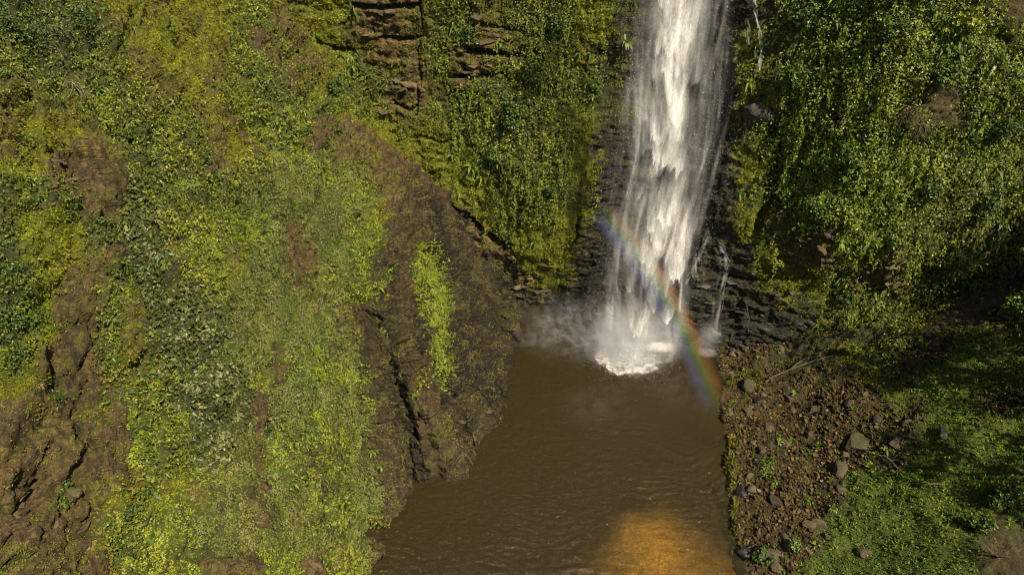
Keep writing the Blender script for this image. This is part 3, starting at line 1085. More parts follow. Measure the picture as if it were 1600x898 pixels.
def spot(px, py, surf=None):
    """point and normal of the visible ground at a place in the photograph"""
    best = None
    for nm, S in SURFS.items():
        if surf and nm not in surf:
            continue
        d = np.hypot(S.px - px, S.py - py)
        k = d < 7
        if not k.any():
            k = d < 20
        if not k.any():
            continue
        i = np.where(k)[0]
        j = i[np.argmin(S.dep[i] + d[i] * .05)]
        if best is None or S.dep[j] < best[2]:
            best = (S.P[j], S.N[j], S.dep[j])
    return best


# ------------------------------------------------------------------ the waterfall
def falling_material(name, col=(.86, .84, .80), trans=.35):
    m, n, l = newmat(name)
    out = n.new('ShaderNodeOutputMaterial')
    a = N_(n, 'ShaderNodeAttribute', attribute_name='dens')
    tc = n.new('ShaderNodeTexCoord')
    mp = n.new('ShaderNodeMapping')
    mp.inputs['Scale'].default_value = (6, 3, 2.0)
    no = N_(n, 'ShaderNodeTexNoise', Scale=2.2, Detail=7.0, Roughness=.7)
    l.new(tc.outputs['Object'], mp.inputs[0])
    l.new(mp.outputs[0], no.inputs['Vector'])
    mr = N_(n, 'ShaderNodeMapRange')
    mr.inputs['From Min'].default_value = .3
    mr.inputs['From Max'].default_value = .7
    mr.inputs['To Min'].default_value = .55
    mr.inputs['To Max'].default_value = 1.4
    l.new(no.outputs[0], mr.inputs['Value'])
    mu = N_(n, 'ShaderNodeMath', operation='MULTIPLY', use_clamp=True)
    l.new(a.outputs['Fac'], mu.inputs[0])
    l.new(mr.outputs[0], mu.inputs[1])
    df = N_(n, 'ShaderNodeBsdfDiffuse', Color=(*col, 1))
    tl = N_(n, 'ShaderNodeBsdfTranslucent', Color=(*col, 1))
    ms = N_(n, 'ShaderNodeMixShader', Fac=trans)
    l.new(df.outputs[0], ms.inputs[1])
    l.new(tl.outputs[0], ms.inputs[2])
    tr = n.new('ShaderNodeBsdfTransparent')
    mx = n.new('ShaderNodeMixShader')
    l.new(mu.outputs[0], mx.inputs[0])
    l.new(tr.outputs[0], mx.inputs[1])
    l.new(ms.outputs[0], mx.inputs[2])
    l.new(mx.outputs[0], out.inputs[0])


falling_material('falling_water')
falling_material('foam', (.88, .86, .82), .1)

FY = 45.3
# photo rows: (y, left of veil, left of core, right of core, right of veil)
ROWS = [(-160, 985, 1022, 1100, 1180), (0, 990, 1016, 1090, 1170), (60, 986, 1010, 1094, 1166), (150, 980, 1006, 1098, 1150), (230, 964, 998, 1094, 1140), (300, 952, 990, 1086, 1130),
        (380, 946, 980, 1078, 1114), (450, 938, 972, 1068, 1098), (520, 936, 966, 1062, 1088), (575, 912, 952, 1056, 1082), (592, 905, 948, 1054, 1082)]
env = []
for y, vl, cl, cr, vr in ROWS:
    q = [at_y(v, y, FY) for v in (vl, cl, cr, vr)]
    env.append((q[0][2], q[0][0], q[1][0], q[2][0], q[3][0]))
env = np.array(env)[::-1]


def fall_sheet(name, yoff, seed, ncomet, core_gain, veil_gain, bow):
    r = np.random.default_rng(seed)
    nu, nv = 120, 370
    z = np.linspace(-.05, 40, nv)
    vl, cl, cr, vr = [np.interp(z, env[:, 0], env[:, k]) for k in range(1, 5)]
    pad = .55
    vl, vr = vl - pad, vr + pad
    u = np.linspace(0, 1, nu)
    X = vl[:, None] + (vr - vl)[:, None] * u[None]
    Zg = np.repeat(z[:, None], nu, 1)
    Pn = np.stack([X.ravel(), np.full(X.size, yoff * 1.0), Zg.ravel()], 1)
    wisp = fbm(Pn * np.array((1.3, 1, .16)), 1.0, 5, seed=seed).reshape(nv, nu)
    wisp2 = fbm(Pn * np.array((3.0, 1, .55)), 1.0, 4, seed=seed + 1).reshape(nv, nu)
    soft = fbm(Pn * np.array((.55, 1, .22)), 1.0, 3, seed=seed + 2).reshape(nv, nu)
    Xw = X + .5 * wisp + .35 * soft
    core = sstep(-.2, 1, (Xw - vl[:, None]) / (cl - vl + .01)[:, None]) * (1 - sstep(-.3, .9, (Xw - cr[:, None]) / (vr - cr + .01)[:, None]))
    band = fbm(np.stack([X.ravel() * .45, Zg.ravel() * .17, np.full(X.size, seed * .37)], 1), 1.0, 3, seed=seed + 3).reshape(nv, nu)
    ue = u[None] + .16 * wisp + .05 * wisp2 + .10 * band
    edge = sstep(.02, .26, ue) * (1 - sstep(.74, .98, ue)) * sstep(0, .06, u)[None] * (1 - sstep(.94, 1, u))[None]
    dens = veil_gain * edge * np.clip(.5 + .9 * wisp + 1.0 * soft, 0, 2)
    dens += core_gain * core ** 1.8 * np.clip(.08 + 1.2 * wisp + 1.7 * soft + .3 * wisp2, 0, 2)
    # ragged fronts of water: toothed and sharp below, trailing away upwards
    x1 = X[nv // 2]
    for k in range(ncomet):
        zt = r.uniform(1.5, 36)
        a0, a1 = np.interp(zt, z, cl), np.interp(zt, z, cr)
        big = r.random()
        hw = .25 + 1.15 * big * r.random()
        xc = a0 + (a1 - a0) * r.beta(1.5, 1.9)
        ln = r.uniform(3.0, 9.0) * (.6 + .5 * big)
        amp = .35 + 1.7 * r.random() ** 1.7
        sl = r.uniform(-.5, .5)
        j0, j1 = np.searchsorted(z, zt - .4), np.searchsorted(z, zt + ln + 4)
        if j1 - j0 < 6:
            continue
        xs = X[j0:j1] + .18 * wisp2[j0:j1]
        f = (xs - xc - .06 * (Zg[j0:j1] - zt)) / hw
        q1 = np.stack([xs.ravel() * 1.3, np.full(xs.size, k * 3.1 + seed), Zg[j0:j1].ravel() * .05], 1)
        teeth = 2.6 * np.abs(perlin(q1)).reshape(xs.shape) + .9 * np.abs(perlin(q1 * np.array((3.1, 1, 1)) + 9)).reshape(xs.shape)
        t = (Zg[j0:j1] - (zt + teeth * (.35 + .6 * big) + 1.3 * hw * f * f + sl * f)) / ln
        dens[j0:j1] += amp * sstep(0, .028, t) * np.exp(-2.6 * np.clip(t, 0, 9)) * np.exp(-np.abs(f) ** 3) * (.7 + .8 * np.clip(wisp2[j0:j1] + .3, 0, 1.2)) * (1 - sstep(.7, 1.2, t))
    # long thin threads
    for k in range(12):
        zt, ln = r.uniform(0, 26), r.uniform(6, 16)
        uc = r.uniform(.2, .97)
        j0, j1 = np.searchsorted(z, zt), np.searchsorted(z, zt + ln)
        t = ((z[j0:j1] - zt) / ln)[:, None]
        cu = uc + .035 * (t - .5) * r.normal() + .012 * np.sin(t * 5 + k)
        dens[j0:j1] += r.uniform(.12, .5) * np.exp(-((u[None] - cu) / r.uniform(.007, .02)) ** 2) * sstep(0, .08, t) * (1 - t) * (.5 + .8 * np.clip(wisp2[j0:j1] + .4, 0, 1.2)) * np.minimum(1, edge[j0:j1] * 2)
    dens *= (1 - sstep(36, 40, z))[:, None]
    dens *= np.clip(edge * 1.4, 0, 1)
    dens *= np.clip(.72 + 1.7 * band, .18, 1.8)
    dens *= np.interp(z, [0, 8, 18, 30], [1.05, .85, .95, .95])[:, None]
    alpha = 1 - np.exp(-np.clip(dens, 0, 4) * 1.25)
    Yg = FY + yoff + bow * (u[None] - .45) ** 2 * 4 + .4 * wisp + .4 * soft
    P = np.stack([X + .10 * wisp2 + .25 * np.sin(Zg * .35 + seed), Yg, Zg], -1).reshape(-1, 3)
    return np_mesh(name, P, grid_faces(nu, nv), True, point_attrs={'dens': alpha.ravel()})


fall = link('waterfall', None, label='tall white waterfall dropping from the top of the picture into the pool', cat='waterfall', loc=(0, 0, 0))
fall.location = (FALL[0], FALL[1], 0)


def child(name, me, mat, parent, **kw):
    o = link(name, me, mat, parent, **kw)
    o.matrix_parent_inverse = Matrix.Translation(-Vector(parent.location))
    return o


child('water_curtain', fall_sheet('water_curtain', 0.0, 201, 26, .13, .05, .7), 'falling_water', fall, label='bright front curtain of falling water')
child('water_curtain', fall_sheet('water_curtain', .9, 221, 18, .16, .09, .7), 'falling_water', fall)
child('spray_veil', fall_sheet('spray_veil', 1.9, 241, 8, .14, .20, .6), 'falling_water', fall, label='thin grey spray veil behind the bright curtain')


# thin side streams running down the stepped rock
def ribbon(name, pts, surf, wid, dens, seed, lift=.15):
    r = np.random.default_rng(seed)
    Q = []
    for (a, b) in zip(pts[:-1], pts[1:]):
        for t in np.linspace(0, 1, 7, endpoint=False):
            Q.append((a[0] + (b[0] - a[0]) * t + r.normal(0, .5), a[1] + (b[1] - a[1]) * t))
    W = []
    for q in Q:
        s = spot(q[0], q[1], surf)
        W.append(s[0] + unit(s[1] + np.array((0, -.7, 0))) * lift)
    W = np.array(W)
    for ax in range(3):
        W[:, ax] = np.convolve(np.pad(W[:, ax], 5, 'edge'), np.ones(11) / 11, 'valid')
    W[:, 1] -= .15
    P, al, Fc = [], [], []
    n, k = len(W), 5
    for th in range(5):
        b0 = len(P)
        off, ww0 = r.normal(0, wid * .9), wid * r.uniform(.2, .7)
        dn = dens * r.uniform(.10, .42)
        ph = r.uniform(0, 6)
        for i in range(n):
            ww = ww0 * (.6 + .8 * r.random())
            brk = np.clip(.55 + .6 * math.sin(i * .7 + ph) + r.normal(0, .3), 0, 1)
            for jj in range(k):
                f = jj / (k - 1) * 2 - 1
                P.append(W[i] + np.array((off + .05 * math.sin(i * .5 + ph) + f * ww, -.05 * (1 - f * f), 0)))
                al.append((1 - f * f) * dn * brk * (0 if i in (0, n - 1) else 1))
        Fc.append(grid_faces(k, n) + b0)
    return np_mesh(name, np.array(P), np.vstack(Fc), True, point_attrs={'dens': np.clip(np.array(al), 0, 1)})


STREAMS = [
    ('narrow white stream running past the boulder beside the waterfall', [(1172, -10), (1175, 15), (1180, 45), (1184, 70), (1183, 95), (1178, 118)], .16, .75),
    ('thin stream falling parallel between the waterfall and the boulder stream', [(1163, 25), (1166, 45), (1167, 80)], .10, .5),
    ('thin water thread spilling over the lip of the boulder', [(1188, 152), (1170, 156), (1166, 170), (1162, 200), (1155, 240)], .13, .6),
    ('white thread joining the foot of the main fall on stepped rock', [(1110, 366), (1098, 372), (1088, 400), (1072, 425), (1062, 450)], .2, .4),
    ('white water stepping down dark ledges beside the rainbow', [(1120, 370), (1116, 395), (1132, 400), (1128, 425), (1120, 450), (1116, 500), (1106, 540)], .24, .55),
    ('short trickle down the dark ledge, nearest the waterfall', [(1088, 395), (1086, 420), (1085, 445)], .18, .5),
    ('faint trickle on the black rock beyond the ledges', [(1166, 465), (1167, 500), (1166, 525)], .06, .4),
]
for lab, pts, wd, dn in STREAMS:
    link('side_stream', ribbon('side_stream', pts, ('back', 'right'), wd, dn, len(lab)), 'falling_water', label=lab, cat='stream')


# foam where the fall lands
def foam_sheet(name, cx, cy, rx, ry, seed, ring, gain, body=.10):
    c = at_z(cx, cy)
    nu, nv = 90, 70
    gx, gy = np.meshgrid(np.linspace(-1.25, 1.25, nu), np.linspace(-1.25, 1.25, nv))
    P = np.stack([c[0] + gx.ravel() * rx, c[1] + gy.ravel() * ry, 0 * gx.ravel()], 1)
    w1 = fbm(P, .8, 4, seed=seed)
    w2 = fbm(P * np.array((1, 2.2, 1)), 2.6, 5, ridged=True, gain=.7, seed=seed + 1)
    rr = np.hypot(gx.ravel(), gy.ravel()) + w1 * .42 + w2 * .05
    front = 1 - sstep(-.6, .25, gy.ravel() + .3 * gx.ravel())
    d = (1 - sstep(.2, .95, rr)) * (body + .30 * np.clip(w2 + .1, 0, 1) + .25 * np.clip(w1, 0, 1)) + ring * np.where(rr < .78, np.exp(-(.78 - rr) / .20), np.exp(-((rr - .78) / .09) ** 2)) * (.05 + front) * np.clip(.30 + w2 * .55 + w1 * .5, 0, 1)
    d = d * gain * (1 - sstep(.86, 1.12, rr)) * np.clip(.75 + .5 * w2, 0, 1)
    P[:, 2] = .13 + .02 * np.clip(d, 0, 1)
    return np_mesh(name, P, grid_faces(nu, nv), True, point_attrs={'dens': np.clip(d, 0, 1)})


link('foam', foam_sheet('foam', 982, 558, 3.3, 2.9, 301, .95, .9), 'foam', label='round white foam where the main fall hits the pool', cat='foam', kind='stuff')
link('foam', foam_sheet('foam', 1030, 543, 1.7, 1.0, 311, .3, 1.0, .3), 'foam', label='bright white foam behind the landing of the fall', cat='foam', kind='stuff')
link('foam', foam_sheet('foam', 1108, 552, 1.3, 1.0, 321, .0, .4), 'foam', label='small white splash at the foot of the side streams', cat='foam', kind='stuff')


# loose droplets thrown off the fall and up from its foot
def droplets(name, P, lab):
    n = len(P)
    V, Fa = leaf_geo(P, rng.normal(size=(n, 3)), rng.uniform(.015, .04, n), .5, .1, .2, .8)
    link(name, np_mesh(name, V, Fa, False, face_col=np.full((len(Fa), 3), .82)), 'moss_blade', label=lab, cat='spray', kind='stuff')


zz_ = rng.uniform(.5, 33, 5200)
xl_, xr_ = np.interp(zz_, env[:, 0], env[:, 1]), np.interp(zz_, env[:, 0], env[:, 4])
uu_ = np.where(rng.random(5200) < .35, rng.normal(.02, .10, 5200), rng.normal(.85, .16, 5200))
droplets('spray', np.stack([xl_ + (xr_ - xl_) * uu_, FY + rng.normal(.6, .7, 5200), zz_], 1), 'fine white droplets flying off both sides of the waterfall')
rr_, an_ = np.abs(rng.normal(0, 2.1, 5200)), rng.uniform(0, 6.283, 5200)
droplets('spray', np.stack([FALL[0] - .5 + rr_ * np.cos(an_) * 1.2, FALL[1] - .2 + rr_ * np.sin(an_), .1 + rng.exponential(.9, 5200) * np.exp(-rr_ * .35)], 1), 'white droplets splashing up where the fall lands')

# mist: real volumes of drifting spray
def ellipsoid(name, seg=20, ring=12):
    V, Fc = [], []
    for i in range(ring + 1):
        th = math.pi * i / ring
        for j in range(seg):
            ph = 2 * math.pi * j / seg
            V.append((math.sin(th) * math.cos(ph), math.sin(th) * math.sin(ph), math.cos(th)))
    for i in range(ring):
        for j in range(seg):
            Fc.append((i * seg + j, (i + 1) * seg + j, (i + 1) * seg + (j + 1) % seg, i * seg + (j + 1) % seg))
    return np_mesh(name, np.array(V), np.array(Fc), True)


def mist_material(name, dens, scale, thresh=.42, stretch=(1, 1, 1), det=5.0, dist=1.0, span=.42):
    m, n, l = newmat(name)
    out = n.new('ShaderNodeOutputMaterial')
    vs = N_(n, 'ShaderNodeVolumePrincipled')
    vs.inputs['Color'].default_value = (.97, .97, .97, 1)
    vs.inputs['Anisotropy'].default_value = -0.3
    tc = n.new('ShaderNodeTexCoord')
    ln = N_(n, 'ShaderNodeVectorMath', operation='LENGTH')
    l.new(tc.outputs['Object'], ln.inputs[0])
    fa = N_(n, 'ShaderNodeMapRange', interpolation_type='SMOOTHSTEP')
    fa.inputs['From Min'].default_value = .15
    fa.inputs['From Max'].default_value = 1.0
    fa.inputs['To Min'].default_value = 1.0
    fa.inputs['To Max'].default_value = 0.0
    l.new(ln.outputs['Value'], fa.inputs['Value'])
    ge = n.new('ShaderNodeNewGeometry')
    mp = n.new('ShaderNodeMapping')
    mp.inputs['Scale'].default_value = stretch
    l.new(ge.outputs['Position'], mp.inputs[0])
    no = N_(n, 'ShaderNodeTexNoise', Scale=scale, Detail=det, Roughness=.62, Distortion=dist)
    l.new(mp.outputs[0], no.inputs['Vector'])
    mr = N_(n, 'ShaderNodeMapRange')
    mr.inputs['From Min'].default_value = thresh
    mr.inputs['From Max'].default_value = thresh + span
    l.new(no.outputs[0], mr.inputs['Value'])
    mu = N_(n, 'ShaderNodeMath', operation='MULTIPLY')
    l.new(fa.outputs[0], mu.inputs[0])
    l.new(mr.outputs[0], mu.inputs[1])
    m2 = N_(n, 'ShaderNodeMath', operation='MULTIPLY')
    l.new(mu.outputs[0], m2.inputs[0])
    m2.inputs[1].default_value = dens
    l.new(m2.outputs[0], vs.inputs['Density'])
    l.new(vs.outputs[0], out.inputs['Volume'])


mist_material('mist_foot', .26, .6, .32)
mist_material('mist_wisp', .17, .7, .47, (1, 1, 1.3), 8.0, 1.8, .32)
mist_material('mist_drift', .06, .42, .40)
mist_material('mist_puff', .28, .8, .3)
mist_material('mist_column', .085, .6, .36, (1, 1, .3), 5.0, .8)


def mist(px, py, y, rad, mat, lab):
    p = at_y(px, py, y)
    o = link('mist', ellipsoid('mist'), mat, label=lab, cat='mist', kind='stuff', loc=p)
    o.scale = rad
    return o


mist(990, 530, 45.6, (5.2, 3.2, 4.2), 'mist_foot', 'white spray billowing at the foot of the waterfall')
mist(1075, 620, 41.5, (4.5, 4.0, 1.6), 'mist_drift', 'faint mist low over the pool before the rainbow foot')
mist(930, 640, 40.0, (4.5, 3.5, 1.4), 'mist_drift', 'faint mist low over the pool in front of the foam')
mist(1110, 525, 45.2, (1.4, 1.0, 2.0), 'mist_puff', 'small puff of spray where the side streams land')
mist(905, 512, 46.5, (7.2, 4.2, 3.4), 'mist_wisp', 'thin mist drifting across the pool towards the rock apron')


# ------------------------------------------------------------------ rainbow: a scatter volume with the bow's light painted in as colour, red outside and violet inside
def rainbow():
    axis = -np.array(SUN)                      # from the eye towards the point opposite the sun
    C0 = np.array((0, 0, CAMZ))
    e1 = unit(np.cross(axis, np.array((0, 0, 1.0))))
    e2 = np.cross(axis, e1)
    d0 = unit(at_y(1040, 470, 44) - C0)
    rad0 = math.acos(float(np.dot(d0, axis)))
    phs = []
    for p in ((945, 322), (1128, 648)):
        d = unit(ray(*p))
        phs.append(math.atan2(np.dot(d, e2), np.dot(d, e1)))
    n, kw = 40, 9
    V, bandv, thick = [], [], []
    for i in range(n):
        ph = phs[0] + (phs[1] - phs[0]) * i / (n - 1)
        for j in range(kw):
            a = rad0 + R(-1.4 + 2.8 * j / (kw - 1))
            d = axis * math.cos(a) + (e1 * math.cos(ph) + e2 * math.sin(ph)) * math.sin(a)
            tY = (42.6 - 1.6 * (i / (n - 1))) / d[1]
            tW = (CAMZ - .25) / -d[2]
            p = C0 + d * min(tY, tW)
            for s in (0, 1):
                V.append(p - d * (.9 if s == 0 else 0) * 1.0)
                bandv.append(j / (kw - 1))
    V = np.array(V).reshape(n, kw, 2, 3)
    idx = np.arange(n * kw * 2).reshape(n, kw, 2)
    Fc = []
    for i in range(n - 1):
        for j in range(kw - 1):
            Fc.append((idx[i, j, 0], idx[i + 1, j, 0], idx[i + 1, j + 1, 0], idx[i, j + 1, 0]))
            Fc.append((idx[i, j, 1], idx[i, j + 1, 1], idx[i + 1, j + 1, 1], idx[i + 1, j, 1]))
        for j, q in ((0, 0), (kw - 1, 1)):
            f = (idx[i, j, 0], idx[i, j, 1], idx[i + 1, j, 1], idx[i + 1, j, 0])
            Fc.append(f if q == 0 else f[::-1])
    for i, q in ((0, 0), (n - 1, 1)):
        for j in range(kw - 1):
            f = (idx[i, j, 0], idx[i, j + 1, 0], idx[i, j + 1, 1], idx[i, j, 1])
            Fc.append(f if q == 0 else f[::-1])
    V = V.reshape(-1, 3)
    me = np_mesh('rainbow', V, np.array(Fc), False)
    # the bands are measured by the angle to the anti-solar axis through the viewpoint of the arc
    m, nn, l = newmat('rainbow')
    out = nn.new('ShaderNodeOutputMaterial')
    ge = nn.new('ShaderNodeNewGeometry')
    sb = N_(nn, 'ShaderNodeVectorMath', operation='SUBTRACT')
    l.new(ge.outputs['Position'], sb.inputs[0])
    sb.inputs[1].default_value = C0
    nz = N_(nn, 'ShaderNodeVectorMath', operation='NORMALIZE')
    l.new(sb.outputs[0], nz.inputs[0])
    dt = N_(nn, 'ShaderNodeVectorMath', operation='DOT_PRODUCT')
    l.new(nz.outputs[0], dt.inputs[0])
    dt.inputs[1].default_value = axis
    mr = N_(nn, 'ShaderNodeMapRange')
    mr.inputs['From Min'].default_value = math.cos(rad0 + R(-1.4))
    mr.inputs['From Max'].default_value = math.cos(rad0 + R(1.4))
    l.new(dt.outputs['Value'], mr.inputs['Value'])
    cr = nn.new('ShaderNodeValToRGB')
    el = cr.color_ramp.elements
    stops = [(0, (0, 0, 0)), (.18, (.22, .20, .62)), (.34, (.22, .36, .78)), (.48, (.22, .66, .30)), (.60, (.82, .78, .16)), (.74, (1.0, .50, .12)), (.88, (.72, .16, .08)), (1.0, (0, 0, 0))]
    el[0].position, el[0].color = 0, (0, 0, 0, 1)
    el[1].position, el[1].color = 1, (0, 0, 0, 1)
    for p, c in stops[1:-1]:
        e = el.new(p)
        e.color = (*c, 1)
    l.new(mr.outputs[0], cr.inputs[0])
    vs = N_(nn, 'ShaderNodeVolumeScatter')
    l.new(cr.outputs[0], vs.inputs['Color'])
    # window so that the band fades at both edges and is broken by the drifting spray
    wn = nn.new('ShaderNodeValToRGB')
    we = wn.color_ramp.elements
    we[0].position, we[0].color = 0, (0, 0, 0, 1)
    we[1].position, we[1].color = 1, (0, 0, 0, 1)
    for p in (.25, .8):
        e = we.new(p)
        e.color = (1, 1, 1, 1)
    l.new(mr.outputs[0], wn.inputs[0])
    no = N_(nn, 'ShaderNodeTexNoise', Scale=.6, Detail=3.0)
    l.new(ge.outputs['Position'], no.inputs['Vector'])
    m1 = N_(nn, 'ShaderNodeMath', operation='MULTIPLY')
    l.new(wn.outputs[0], m1.inputs[0])
    l.new(no.outputs[0], m1.inputs[1])
    m2 = N_(nn, 'ShaderNodeMath', operation='MULTIPLY')
    l.new(m1.outputs[0], m2.inputs[0])
    m2.inputs[1].default_value = 3.4
    sz_ = nn.new('ShaderNodeSeparateXYZ')
    l.new(ge.outputs['Position'], sz_.inputs[0])
    zt = float(V[:, 2].max())
    f1 = N_(nn, 'ShaderNodeMapRange', interpolation_type='SMOOTHSTEP')
    f1.inputs['From Min'].default_value = zt
    f1.inputs['From Max'].default_value = zt - 6
    l.new(sz_.outputs['Z'], f1.inputs['Value'])
    yb_ = float(V[:, 1].min())
    f2 = N_(nn, 'ShaderNodeMapRange', interpolation_type='SMOOTHSTEP')
    f2.inputs['From Min'].default_value = yb_
    f2.inputs['From Max'].default_value = yb_ + 8.5
    l.new(sz_.outputs['Y'], f2.inputs['Value'])
    m3 = N_(nn, 'ShaderNodeMath', operation='MULTIPLY')
    m5 = N_(nn, 'ShaderNodeMath', operation='MULTIPLY')
    l.new(f2.outputs[0], m5.inputs[0])
    l.new(f2.outputs[0], m5.inputs[1])
    l.new(f1.outputs[0], m3.inputs[0])
    l.new(m5.outputs[0], m3.inputs[1])
    m4 = N_(nn, 'ShaderNodeMath', operation='MULTIPLY')
    l.new(m2.outputs[0], m4.inputs[0])
    l.new(m3.outputs[0], m4.inputs[1])
    l.new(m4.outputs[0], vs.inputs['Density'])
    l.new(vs.outputs[0], out.inputs['Volume'])
    link('rainbow', me, 'rainbow', label='faint rainbow arc crossing the foot of the waterfall', cat='rainbow')


rainbow()


# ------------------------------------------------------------------ rocks
def rock_mesh(name, seed, sub=2, flat=.7, ang=.35):
    import bmesh
    r = np.random.default_rng(seed)
    bm = bmesh.new()
    bmesh.ops.create_icosphere(bm, subdivisions=sub, radius=1.0)
    V = np.array([v.co[:] for v in bm.verts])
    n = unit(r.normal(size=(9, 3)))
    dd = r.uniform(.38, .8, 9)
    for k in range(9):
        t = V @ n[k]
        V = V - n[k] * np.clip(t - dd[k], 0, 9)[:, None] * .95
    V = V * (1 + ang * .4 * fbm(V, 1.3, 3, seed=seed)[:, None])
    V = V * np.array((1.15, .85, flat))
    Fc = np.array([[v.index for v in f.verts] for f in bm.faces])
    bm.free()
    return np_mesh(name, V, Fc, False)


def basis(nrm, spin):
    n = Vector(nrm).normalized()
    return Matrix.Rotation(spin, 4, n) @ n.to_track_quat('Z', 'Y').to_matrix().to_4x4()



RM = [rock_mesh('rock', 400 + k, 2, .55 + .05 * k) for k in range(8)]
for m_ in RM:
    m_.materials.append(MATS['rubble_rock'])
BIG = [  # px, py, radius, material, label
    (1167, 600, .75, 'mossy_rock', 'rounded yellow mossy boulder at the water edge near the rainbow foot'),
    (1262, 676, .55, 'rubble_rock', 'flat grey rock in the middle of the rubble'),
    (1310, 728, .75, 'mossy_rock', 'large boulder half covered in bright moss, below the rubble'),
    (1342, 692, .95, 'mossy_rock', 'biggest tilted brown boulder on the edge of the grass'),
    (1400, 692, .6, 'rubble_rock', 'dark boulder casting a deep shadow among tan rubble'),
    (1160, 768, .6, 'wet_rock', 'grey wet rock at the shore, tallest on the lower waterline'),
    (1184, 622, .5, 'wet_rock', 'small grey stone in the shadowed upper rubble'),
    (1225, 690, .5, 'rubble_rock', 'pale angular block among the orange rubble by the water'),
    (1200, 866, .85, 'mossy_rock', 'ochre boulder at the bottom of the rubble'),
    (1232, 846, .7, 'rubble_rock', 'dark blocky rock beside the ochre boulder'),
    (1350, 864, .45, 'rubble_rock', 'reddish stone alone in the lower grass'),
    (1472, 676, .55, 'wet_rock', 'dark rock at the end of the leaf-litter trail'),
    (1165, 862, .6, 'wet_rock', 'grey slanted slab stuck in the lower shoreline'),
    (1128, 620, .3, 'rubble_rock', 'pale little stone at the water line under the rainbow'),
    (1280, 812, .55, 'rubble_rock', 'brown boulder between lower rubble and grass'),
    (1212, 780, .55, 'rubble_rock', 'squat brown rock in the dark part of the rubble'),
]
for k, (px, py, rad, mat, lab) in enumerate(BIG):
    p, nr, _ = spot(px, py, ('bank',)) or (at_z(px, py), (0, 0, 1), 0)
    me = rock_mesh('boulder', 500 + k, 3, .62, .5)
    o = link('boulder', me, mat, label=lab, cat='boulder')
    o.matrix_world = Matrix.Translation(Vector(p) + Vector(nr) * rad * .08) @ basis(unit(np.array(nr) + np.array((0, 0, 1.0))), k * 1.7) @ Matrix.Diagonal((rad, rad, rad, 1))

got = sample(KS, (KS.typ == TI['u']).astype(float) * sstep(-.4, .3, fbm(KS.P, .5, 3, seed=180)), 300, 20)
if got:
    P, Nn, dep, _ = got
    rad = np.clip(.12 * rng.pareto(2.0, len(P)) + .12, .12, .5)
    for k in range(260):
        o = link('rubble_rock', RM[k % 8], None, label='small angular brown rock lying in the rubble beside the pool', cat='rock', group='rubble rocks on the shore')
        o.matrix_world = Matrix.Translation(Vector(P[k]) + Vector(Nn[k]) * rad[k] * .02) @ basis(unit(Nn[k] + rng.normal(0, .35, 3)), rng.uniform(0, 6.3)) @ Matrix.Diagonal((rad[k], rad[k], rad[k], 1))


def gravel(n, wgt, S, s0, s1, name, lab):
    got = sample(S, wgt, n, 40)
    P, Nn, dep, _ = got
    me = RM[2]
    import bmesh
    bm = bmesh.new()
    bmesh.ops.create_cube(bm, size=1.5)
    bmesh.ops.triangulate(bm, faces=bm.faces[:])
    bv = np.array([v.co[:] for v in bm.verts])
    bf = np.array([[v.index for v in f.verts] for f in bm.faces])
    bm.free()
    sz = s0 + (s1 - s0) * rng.random(n) ** 2.5
    V = bv[None] * rng.uniform(.55, 1.2, (n, len(bv), 1)) * rng.uniform(.5, 1.2, (n, 1, 3)) * sz[:, None, None] + (P + Nn * (sz * .25)[:, None])[:, None]
    Fa = (bf[None] + (np.arange(n) * len(bv))[:, None, None]).reshape(-1, 3)
    pal = np.array([(.10, .064, .026), (.05, .034, .017), (.19, .14, .085), (.026, .020, .013), (.06, .062, .016), (.15, .09, .027)])
    c = pal[rng.choice(6, n, p=[.26, .28, .05, .22, .1, .09])] * rng.uniform(.6, 1.35, (n, 1)) * (1 + .5 * fbm(P, .45, 3, seed=184))[:, None]
    link(name, np_mesh(name, V.reshape(-1, 3), Fa, False, face_col=np.repeat(c, len(bf), 0)), 'moss_blade', label=lab, cat='rubble', kind='stuff')


gravel(13000, (KS.typ == TI['u']).astype(float) * (.12 + sstep(-.3, .3, fbm(KS.P, .6, 4, seed=183))), KS, .03, .17, 'rubble', 'loose brown rubble and stones covering the shore')

# slabs and blocks of the exposed rock beds
SM = [rock_mesh('rock_slab', 600 + k, 1, .5, .3) for k in range(6)]
for m_ in SM:
    m_.materials.append(MATS['slab_rock'])
WM = [rock_mesh('rock_slab', 620 + k, 1, .5, .3) for k in range(6)]
for m_ in WM:
    m_.materials.append(MATS['wet_rock'])


def slabs(S, parent, c, n, meshes, s0, s1, boxes):
    wgt = np.zeros(len(S.P))
    for x0, y0, x1, y1 in boxes:
        wgt = np.maximum(wgt, ((S.px > x0) & (S.px < x1) & (S.py > y0) & (S.py < y1)).astype(float))
    got = sample(S, wgt, n, 0)
    if got is None:
        return
    P, Nn, dep, _ = got
    for k in range(n):
        o = link('rock_slab', meshes[k % len(meshes)], None, parent)
        r_ = rng.uniform(s0, s1)
        h_ = Vector((Nn[k][0], Nn[k][1], 0)).normalized()
        rot = h_.to_track_quat('Y', 'Z').to_matrix().to_4x4() @ Matrix.Rotation(rng.normal(0, .12), 4, 'Y') @ Matrix.Rotation(rng.normal(0, .2), 4, 'Z')
        o.matrix_world = Matrix.Translation(Vector(P[k]) - Vector(Nn[k]) * r_ * .12) @ rot @ Matrix.Diagonal((r_ * rng.uniform(.8, 1.5), r_ * .6, r_ * rng.uniform(.35, .75), 1))


